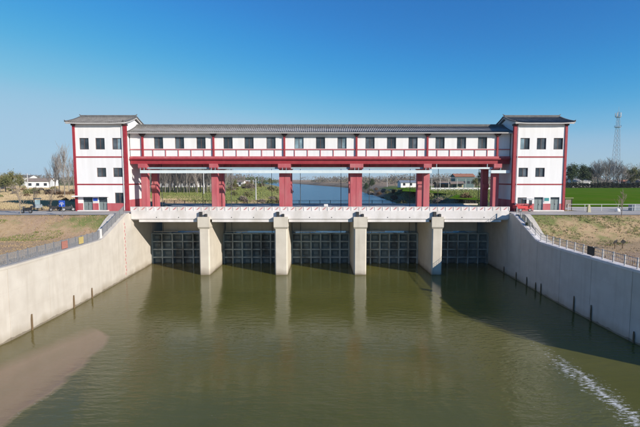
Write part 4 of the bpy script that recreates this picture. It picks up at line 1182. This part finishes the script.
house('far_house', 'small orange walled house behind the white balustrade', at(441, 222), 222, 6, 5, 2.6, 1.2, 'rooforange', 'roofbrown', .1, 2)
house('far_house', 'small tan house behind the white balustrade', at(456, 224), 224, 6, 5, 2.6, 1.2, 'stone', 'roofbrown', -.1, 2)
# white balustrade of a small culvert seen through the right bay
x0, x1 = at(431, 190), at(491, 190)
t = thing('balustrade', 'white balustrade across the grass seen through the right bay', 'balustrade', ((x0 + x1) / 2, 190, GZ))
zt = on_y(460, 187.8, 190)[1]
nn = 13; w = (x1 - x0) / nn
pm = MB().box(-.14, .14, -.14, .14, 0, zt - GZ + .12).mesh('post', 'whitepaint'); bm = MB().box(-w / 2 + .3, w / 2 - .3, -.06, .06, 0, .66).mesh('panel', 'whitepaint')
for k in range(nn + 1): place(pm, 'post', t, (x0 + k * w, 190, GZ))
for k in range(nn): place(bm, 'panel', t, (x0 + (k + .5) * w, 190, zt - .62))
box(x0, x1, 189.9, 190.1, GZ - .1, GZ + .25).build('bottom_rail', 'whitepaint', t)

# ------------------------------------------------------------------ lattice mast
mx, my = on_y(614.5, 188, 258)[0], 258
mh = on_y(614.5, 112, 258)[1] - GZ
t = thing('lattice_mast', 'tall thin steel lattice mast above the bare trees at right', 'mast', (mx, my, GZ))
def hw_at(z): return 1.5 * (1 - z / mh) + .5
N = 16
legs = [(-1, -1), (1, -1), (1, 1), (-1, 1)]
for a, b in legs:
    MB().tube((mx + a * hw_at(0), my + b * hw_at(0), GZ - .3), (mx + a * hw_at(mh), my + b * hw_at(mh), GZ + mh), .11, .06, 5).build('leg', 'towersteel', t)
mb = MB()
for k in range(N):
    z0, z1 = mh * k / N, mh * (k + 1) / N
    for i in range(4):
        a, b = legs[i], legs[(i + 1) % 4]
        p = lambda q, z: (mx + q[0] * hw_at(z), my + q[1] * hw_at(z), GZ + z)
        mb.tube(p(a, z0), p(b, z1), .035, .035, 3); mb.tube(p(b, z0), p(a, z1), .035, .035, 3); mb.tube(p(a, z1), p(b, z1), .035, .035, 3)
mb.build('bracing', 'towersteel', t)
for z, r in ((mh * .80, 1.75), (mh * .93, 1.45)):
    n = 12
    mb = MB().loft([[(mx + r * math.cos(2 * math.pi * i / n), my + r * math.sin(2 * math.pi * i / n), GZ + z + q) for i in range(n)] for q in (0, .12)])
    for i in range(n): mb.tube((mx + r * math.cos(2 * math.pi * i / n), my + r * math.sin(2 * math.pi * i / n), GZ + z + .12), (mx + r * math.cos(2 * math.pi * i / n), my + r * math.sin(2 * math.pi * i / n), GZ + z + 1.2), .05, .05, 3)
    mb.build('platform', 'towersteel', t)
for i in range(5):
    a = i * 1.26
    MB().box(mx + 1.5 * math.cos(a) - .18, mx + 1.5 * math.cos(a) + .18, my + 1.5 * math.sin(a) - .12, my + 1.5 * math.sin(a) + .12, GZ + mh * .93 + .3, GZ + mh * .93 + 2.6).build('antenna', 'vehdark' if i == 1 else 'towersteel', t)
MB().tube((mx, my, GZ + mh), (mx, my, GZ + mh + 3.2), .09, .04, 5).build('lightning_rod', 'towersteel', t)
# utility poles
def utility_pole(label, x, y, z, h):
    t = thing('utility_pole', label, 'pole', (x, y, z))
    MB().tube((x, y, z - .3), (x, y, z + h), .17, .11, 8).build('pole', 'soffit', t)
    box(x - .9, x + .9, y - .06, y + .06, z + h - .7, z + h - .58).build('crossarm', 'fencegrey', t)
    for q in (-.75, 0, .75): MB().tube((x + q, y, z + h - .579), (x + q, y, z + h - .32), .05, .05, 6).build('insulator', 'whitepaint', t)
utility_pole('pale concrete utility pole by the willows at far left', at(28.6, 150), 150, GZ, 7.0)
utility_pole('pale utility pole on the left bank seen through the second bay', at(256, 120), 120, GZ - .5, 5.6)
utility_pole('pale utility pole beyond the river on the right bank', at(387, 300), 300, GZ, 9.5)
utility_pole('pale utility pole at the far end of the plantation', at(204, 140), 140, GZ, 7.5)

# ------------------------------------------------------------------ trees
def grow(mbT, mbC, p, d, length, r, level, rg, up, spread, leaf=None, kids=(5, 4, 3), maxl=3):
    seg = 3; q = Vector(p); dd = Vector(d).normalized(); pts = [q.copy()]
    for i in range(seg):
        dd = (dd + Vector((rg.uniform(-.12, .12), rg.uniform(-.12, .12), rg.uniform(-.04, .10) + up * .05))).normalized()
        q = q + dd * length / seg; pts.append(q.copy())
    tgt = mbT if level == 0 else mbC
    for i in range(seg):
        r0 = r * (1 - .65 * i / seg); r1 = r * (1 - .65 * (i + 1) / seg)
        tgt.tube(pts[i], pts[i + 1], r0, r1, 6 if level == 0 else 3, cap=False)
    if level >= maxl:
        if leaf: leaf(mbC, pts, rg)
        return
    n = kids[level]
    for k in range(n):
        t = (.28 + .72 * (k + rg.random()) / n) if level == 0 else (.2 + .8 * (k + rg.random()) / n)
        i = min(seg - 1, int(t * seg)); base = pts[i].lerp(pts[i + 1], t * seg - i)
        ang = rg.uniform(0, 2 * math.pi) ; tilt = spread * rg.uniform(.7, 1.25)
        a = dd.orthogonal().normalized(); a = Matrix.Rotation(ang, 3, dd) @ a
        nd = (dd * math.cos(tilt) + a * math.sin(tilt)); nd.z += up * .25
        grow(mbT, mbC, base, nd, length * rg.uniform(.38, .55) * (1.15 - .5 * t * (level == 0)), max(r * .42, .022), level + 1, rg, up, spread, leaf, kids, maxl)
def leaf_clump(n, size, spread):
    def f(mb, pts, rg):
        for _ in range(n):
            i = rg.randrange(len(pts)); c = pts[i] + Vector((rg.gauss(0, spread), rg.gauss(0, spread), rg.gauss(0, spread)))
            a = Vector((rg.uniform(-1, 1), rg.uniform(-1, 1), rg.uniform(-1, 1))).normalized() * size * rg.uniform(.6, 1.3)
            b = Vector((rg.uniform(-1, 1), rg.uniform(-1, 1), rg.uniform(-1, 1))).normalized() * size * rg.uniform(.5, 1.0)
            mb.quad(c - a, c + b, c + a, c - b)
    return f
def make_tree(name, seed, h, r, up, spread, kids, twig, leaf=None, leafmat=None, maxl=3):
    rg = random.Random(seed)
    t = thing(name, None, 'tree', (0, 0, 0))
    T, C = MB(), MB()
    grow(T, C, (0, 0, -.2), (0, 0, 1), h * .8, r, 0, rg, up, spread, leaf, kids, maxl)
    T.build('trunk', 'bark', t); C.build('crown', leafmat or twig, t)
    return t
tiny = leaf_clump(4, .16, .35)
protos = {
    'poplar': [make_tree('poplar_tree', 11 + i, 12, .15, 1.3, .46, (15, 5, 4), 'twig2') for i in range(3)],
    'bare': [make_tree('bare_tree', 31 + i, 11, .22, .8, .75, (12, 7, 5), 'twig2') for i in range(3)],
    'willow': [make_tree('leafy_tree', 51 + i, 9, .22, .6, .8, (12, 6, 4), 'twig', leaf_clump(6, .22, .55), 'leaf_olive') for i in range(2)],
    'dark': [make_tree('evergreen_tree', 71 + i, 10, .22, .6, .8, (14, 6, 4), 'twig', leaf_clump(8, .26, .55), 'leaf_dark') for i in range(2)],
    'sapling': [make_tree('sapling', 91 + i, 3.2, .05, .9, .6, (9, 4, 3), 'twig', maxl=2) for i in range(2)],
}
used = set()
def plant(kind, x, y, sc, label, group=None, z=None):
    i = rnd.randrange(len(protos[kind])); p = protos[kind][i]
    if (kind, i) in used: o = copy_tree(p)
    else: o = p; used.add((kind, i))
    if 'group' in o: del o['group']
    put(o, (x, y, ground_z(x, y) - .02 if z is None else z), rnd.uniform(0, 6.28), (sc * rnd.uniform(.9, 1.1), sc * rnd.uniform(.9, 1.1), sc), label, group)
    return o
# plantation seen through the two left bays
G = 'poplars of the plantation left of the river'
for row, y in enumerate((148, 158, 168, 179, 190, 202, 214)):
    u = 146 + row * 2.3
    while u < 232 - row * 3:
        plant('poplar', at(u, y) + rnd.uniform(-.6, .6), y + rnd.uniform(-2.5, 2.5), rnd.uniform(.75, 1.0), 'bare poplar in the ' + ('front row' if row == 0 else 'middle rows' if row < 4 else 'far rows') + ' of the plantation, seen through the ' + ('leftmost' if u < 213 else 'second') + ' bay', G + ', ' + ('front' if row == 0 else 'middle' if row < 4 else 'far') + (' left' if u < 213 else ' right'))
        u += rnd.uniform(3.0, 4.8) * 150 / y
# tall bare poplars beside the left tower
for k, (u, y, sc, lab) in enumerate([(55.5, 128, 1.02, 'leftmost of the tall bare poplars left of the left tower'), (64.8, 120, 1.12, 'tallest bare poplar left of the left tower'), (60, 160, 1.05, 'slim bare poplar between the two tall ones left of the tower'), (69.5, 135, .98, 'bare poplar next to the red corner of the left tower'), (74, 150, 1.0, 'bare poplar partly behind the left tower'), (50.5, 175, .75, 'short bare poplar left of the tall ones at left')]):
    plant('poplar', at(u, y), y, sc, lab, 'tall poplars beside the left tower')
for k, (u, y, sc, lab) in enumerate([(6, 150, .72, 'leafy olive tree nearest the left edge of the picture'), (13.5, 145, .78, 'tallest leafy olive tree at far left'), (20, 155, .72, 'leafy olive tree left of the concrete utility pole'), (1, 165, .6, 'small leafy olive tree cut by the left edge'), (33, 260, .55, 'leafy tree beside the white house at far left'), (47, 300, .6, 'leafy tree behind the white house at left')]):
    plant('willow', at(u, y), y, sc, lab, 'olive trees at far left')
for k, (u, y, sc, lab) in enumerate([(20, 60.6, 1.3, 'bare sapling beside the road nearest the left edge'), (33.5, 68, 1.25, 'bare sapling behind the road left of the blue three-wheeler'), (50.5, 67.5, 1.15, 'bare sapling left of the parked motorbikes'), (622.3, 58.6, 1.15, 'bare sapling beside the road at the right edge')]):
    plant('sapling', at(u, y), y, sc, lab, 'saplings along the road', None if 58.9 > y or y > 66 else RD - .02)
# tree line beyond the wheat field
labs = {'bare': 'bare grey tree in the line beyond the wheat field', 'dark': 'dark evergreen in the line beyond the wheat field', 'willow': 'greenish tree in the line beyond the wheat field'}
for u, y, kd, sc in [(571, 252, 'dark', 1.0), (582, 255, 'dark', .98), (587, 262, 'dark', .9), (576, 275, 'bare', .9), (592, 258, 'bare', 1.05), (597, 270, 'bare', 1.15), (601, 256, 'bare', 1.1), (605.5, 266, 'bare', 1.2), (609, 255, 'bare', 1.2), (613, 272, 'bare', 1.2), (617, 256, 'bare', 1.15), (620.5, 268, 'bare', 1.0), (625, 256, 'bare', .95), (629, 262, 'willow', .95), (633.5, 258, 'willow', 1.0), (637, 268, 'bare', 1.05), (640, 258, 'willow', .95), (646, 258, 'bare', 1.0), (566, 258, 'bare', 1.0), (652, 260, 'willow', 1.0), (594.5, 285, 'bare', 1.15), (607, 285, 'bare', 1.25), (616, 288, 'bare', 1.2), (589, 285, 'bare', 1.0)]:
    plant(kd, at(u, y), y, sc * 1.25, labs[kd], labs[kd].replace(' in the', 's in the'))
# trees on the upstream banks seen through the bays
for u, y, kd, sc in [(226, 205, 'bare', .7), (233, 240, 'bare', .75), (252, 260, 'willow', .5), (262, 300, 'bare', .7), (270, 380, 'willow', .7), (236, 190, 'willow', .5), (243, 225, 'bare', .6), (222, 180, 'willow', .65)]:
    plant(kd, at(u, y), y, sc, ('bare' if kd == 'bare' else 'greenish') + ' tree on the left river bank seen through the second bay', ('bare' if kd == 'bare' else 'greenish') + ' trees on the left river bank')
for u, y, kd, sc in [(366, 330, 'dark', .7), (372, 360, 'dark', .8), (380, 400, 'bare', .8), (395, 340, 'bare', .75), (402, 300, 'bare', .7), (413, 330, 'bare', .85), (420, 280, 'bare', .7), (436, 210, 'bare', .5), (447, 230, 'bare', .6), (475, 200, 'willow', .6), (486, 190, 'bare', .6), (481, 230, 'dark', .8)]:
    plant(kd, at(u, y), y, sc, {'bare': 'bare tree', 'dark': 'dark evergreen', 'willow': 'olive leafed tree'}[kd] + ' on the right river bank seen under the gallery', {'bare': 'bare trees', 'dark': 'evergreens', 'willow': 'olive trees'}[kd] + ' on the right river bank')
for kd in protos:
    for i, p in enumerate(protos[kd]):
        if (kd, i) not in used:
            for ch in list(p.children): bpy.data.objects.remove(ch)
            bpy.data.objects.remove(p)

# shrubs: loose leaf clumps
def shrub_mesh(seed, n, size, rad, hgt, mat):
    rg = random.Random(seed); mb = MB()
    for _ in range(n):
        a = rg.uniform(0, 6.283); r = rad * math.sqrt(rg.random()); z = hgt * rg.random() * (1 - .5 * (r / rad) ** 2)
        c = Vector((r * math.cos(a), r * math.sin(a), z + .05))
        p = Vector((rg.uniform(-1, 1), rg.uniform(-1, 1), rg.uniform(-.3, 1))).normalized() * size * rg.uniform(.6, 1.4); q = p.orthogonal().normalized() * size * rg.uniform(.15, .45)
        mb.quad(c - p * .6 - q, c - p * .6 + q, c + p + q * .3, c + p - q * .3)
    return mb.mesh('shrub', mat)
sh = [shrub_mesh(3 + i, 420, .28, 1.2, 1.5, m) for i, m in enumerate(('reedbrown', 'leaf_olive', 'twig', 'leaf_dark'))]
def shrub(i, x, y, sc, label, group=None):
    o = bpy.data.objects.new('shrub', sh[i]); col.objects.link(o)
    o.location = (x, y, ground_z(x, y) - .05); o.scale = (sc, sc, sc * rnd.uniform(.8, 1.15)); o.rotation_euler = (0, 0, rnd.uniform(0, 6.28))
    tag(o, label, 'shrub', group)
for u, y, sc in [(50, 128, 1.2), (55, 131, 1.0), (59, 126, 1.1), (64, 130, 1.2), (68, 127, 1.0), (73, 131, 1.1)]: shrub(0, at(u, y), y, sc, 'reddish brown shrub in the row across the dry field left of the tower', 'reddish shrubs in the dry field at left')
shrub(2, at(470, 97), 97, 1.35, 'tan bushy shrub on the grass seen through the right bay')
shrub(1, at(530, 56.6), 56.6, .35, 'small green shrub at the head of the white railing')
for u, y, sc in [(272, 128, 1.2), (276, 140, 1.5), (281, 150, 1.3), (268, 118, .8)]: shrub(0, at(u, y), y, sc, 'brown shrub at the left water edge seen through the second bay', 'brown shrubs at the left water edge')
for k in range(26):
    y = 105 + k * 9.5; d = rnd.uniform(3, 13)
    shrub(rnd.choice((0, 0, 2, 1)), right_x(y) + d, y, rnd.uniform(.8, 1.7), 'scrubby bush on the right river bank upstream', 'scrub on the right river bank')
for k in range(42):
    y = rnd.uniform(130, 330); u = rnd.uniform(222, 281)
    if at(u, y) > left_x(y) - 2: continue
    shrub(rnd.choice((1, 2, 2, 0, 1)), at(u, y), y, rnd.uniform(.5, 1.5) * (1.0 if y < 200 else 1.6), 'low bush on the left bank upstream seen through the second bay', 'low bushes on the left bank')

for k in range(34):
    y = rnd.uniform(84, 230); u = rnd.uniform(-8, 76)
    shrub(rnd.choice((2, 2, 1, 0)), at(u, y), y, rnd.uniform(.35, .8) * (1.0 if y < 130 else 1.7), 'low dry bush in the field at left beyond the road', 'low dry bushes in the left field')
# hedge beyond the wheat, far woods: masses of foliage
def mass(name, label, cat, mat, spots, n_per, size, seed):
    rg = random.Random(seed); mb = MB()
    for (x, y, z, rx, ry, h) in spots:
        for _ in range(n_per):
            u = rg.random()
            c = Vector((x + rx * rg.gauss(0, .5), y + ry * rg.gauss(0, .5), z + h * (u ** .8) * rg.uniform(.75, 1.0)))
            p = Vector((rg.uniform(-1, 1), rg.uniform(-1, 1), rg.uniform(-.4, 1.2))).normalized() * size * rg.uniform(.6, 1.5); q = p.orthogonal().normalized() * size * rg.uniform(.2, .6)
            mb.quad(c - p - q, c - p + q, c + p + q * .5, c + p - q * .5)
    return tag(mb.build(name, mat), label, cat, kind='stuff')
spots = [(x, 248.5 + 1.2 * math.sin(x * .05), GZ, 1.6, 1.0, 3.2 + .4 * math.sin(x * .31)) for x in np.arange(118, 330, 2.4)]
mass('hedge', 'long dark hedge along the far edge of the wheat field', 'hedge', 'hedge', spots, 330, .36, 5)
spots = []
rg = random.Random(12)
for k in range(420):
    a = rg.uniform(-.80, .80); y = rg.uniform(420, 1000); x = math.tan(a) * y
    if left_x(y) - 15 < x < right_x(y) + 15: continue
    spots.append((x, y, GZ, rg.uniform(8, 20), 6, rg.uniform(6, 13)))
mass('far_woodland', 'hazy belt of far bare woodland along the horizon', 'woodland', 'farwood', spots, 120, .9, 8)
spots = []
for k in range(160):
    a = rg.uniform(-.80, .80); y = rg.uniform(360, 900); x = math.tan(a) * y
    if left_x(y) - 15 < x < right_x(y) + 15: continue
    spots.append((x, y, GZ, rg.uniform(5, 14), 5, rg.uniform(4, 9)))
mass('far_green_woodland', 'patches of far dark green trees along the horizon', 'woodland', 'leaf_dark', spots, 110, .8, 9)

# grass tufts on the two banks
def tufts(name, label, mat, side, y0, y1, d1, n, seed, keep, hgt=.16):
    rg = random.Random(seed); mb = MB()
    while n > 0:
        y = rg.uniform(y0, y1); d = 1.2 + d1 * rg.random() ** 1.3
        if not keep(d, y, rg): n -= .05; continue
        n -= 1
        x = side * (wall_x(y) + d); z = ground_z(x, y)
        for _ in range(3):
            a = rg.uniform(0, 6.28); h = hgt * rg.uniform(.5, 1.5); w = .035
            ox, oy = rg.uniform(-.12, .12), rg.uniform(-.12, .12); lx, ly = rg.uniform(-.1, .1), rg.uniform(-.1, .1)
            mb.quad((x + ox - w * math.cos(a), y + oy - w * math.sin(a), z - .03), (x + ox + w * math.cos(a), y + oy + w * math.sin(a), z - .03), (x + ox + lx, y + oy + ly, z + h))
    return tag(mb.build(name, mat), label, 'grass', kind='stuff')
tufts('dry_grass', 'dry tan grass on the left bank', 'grassdry', -1, 33, 58.8, 45, 9000, 1, lambda d, y, r: True, .10)
tufts('green_grass', 'green grass patches at the top of the left bank', 'grassgreen', -1, 52, 58.6, 34, 1500, 2, lambda d, y, r: math.sin(d * .45 + y) + math.sin(d * .21 - y * .6) > .6 + (d > 10) * .5, .14)
tufts('dry_grass', 'dry tan grass on the right bank', 'grassdry', 1, 33, 58.8, 40, 6500, 3, lambda d, y, r: True, .10)
tufts('green_grass', 'green grass at the top of the right bank', 'grassgreen', 1, 50, 58.7, 36, 2200, 4, lambda d, y, r: r.random() < (y - 48) / 11 and math.sin(d * .5 + y * .8) > -.3, .14)

# standing dry straw in the field at left, grass on the upstream banks
M['straw'] = mat_noise('dry_straw', (0.44, 0.335, 0.21), (0.58, 0.455, 0.30), .35, 0.9, spec=.1, c3=(0.40, 0.33, 0.17), s3=.06)
def field_grass(name, label, mat, u0, u1, y0, y1, n, seed, h0, keep=lambda x, y: True):
    rg = random.Random(seed); mb = MB()
    while n > 0:
        n -= 1
        y = y0 * (y1 / y0) ** rg.random(); x = at(rg.uniform(u0, u1), y)
        if y > 84 and left_x(y) - 3 < x < right_x(y) + 3 or not keep(x, y): continue
        z = ground_z(x, y); k = y / 90.0
        for _ in range(3):
            a = rg.uniform(0, 6.28); h = h0 * rg.uniform(.5, 1.4) * min(k, 1.6); w = .05 * k
            ox, oy = rg.uniform(-.5, .5) * k, rg.uniform(-.5, .5) * k
            mb.quad((x + ox - w * math.cos(a), y + oy - w * math.sin(a), z - .03), (x + ox + w * math.cos(a), y + oy + w * math.sin(a), z - .03), (x + ox + rg.uniform(-.12, .12), y + oy + rg.uniform(-.12, .12), z + h))
    return tag(mb.build(name, mat), label, 'grass', kind='stuff')
field_grass('dry_straw', 'standing dry straw in the field beyond the road at left', 'straw', -14, 79, 70, 300, 26000, 21, .42, lambda x, y: not (y < 84 and x > -38.5))
field_grass('bank_grass', 'short green grass on the left bank upstream', 'grassgreen', 145, 290, 108, 300, 15000, 22, .30)
field_grass('bank_grass', 'short green grass on the right bank upstream', 'grassgreen', 385, 500, 92, 260, 11000, 23, .30)
field_grass('bare_earth_straw', 'thin dry grass on the bare earth of the left bank upstream', 'straw', 145, 285, 86, 125, 5000, 24, .20)

# ------------------------------------------------------------------ air
def haze(density):
    m = bpy.data.materials.new('haze_air'); m.use_nodes = True
    N, L = m.node_tree.nodes, m.node_tree.links
    for n in list(N):
        if n.type == 'BSDF_PRINCIPLED': N.remove(n)
    v = N.new('ShaderNodeVolumePrincipled'); v.inputs['Color'].default_value = (0.80, 0.88, 1.0, 1); v.inputs['Density'].default_value = density
    L.new(v.outputs[0], N['Material Output'].inputs['Volume'])
    o = MB().box(-5000, 5000, -450, 6100, -3.2, GZ + mh + 8).build('haze', m)
    o['kind'] = 'stuff'; o['label'] = 'thin pale haze in the air'
haze(0.00009)
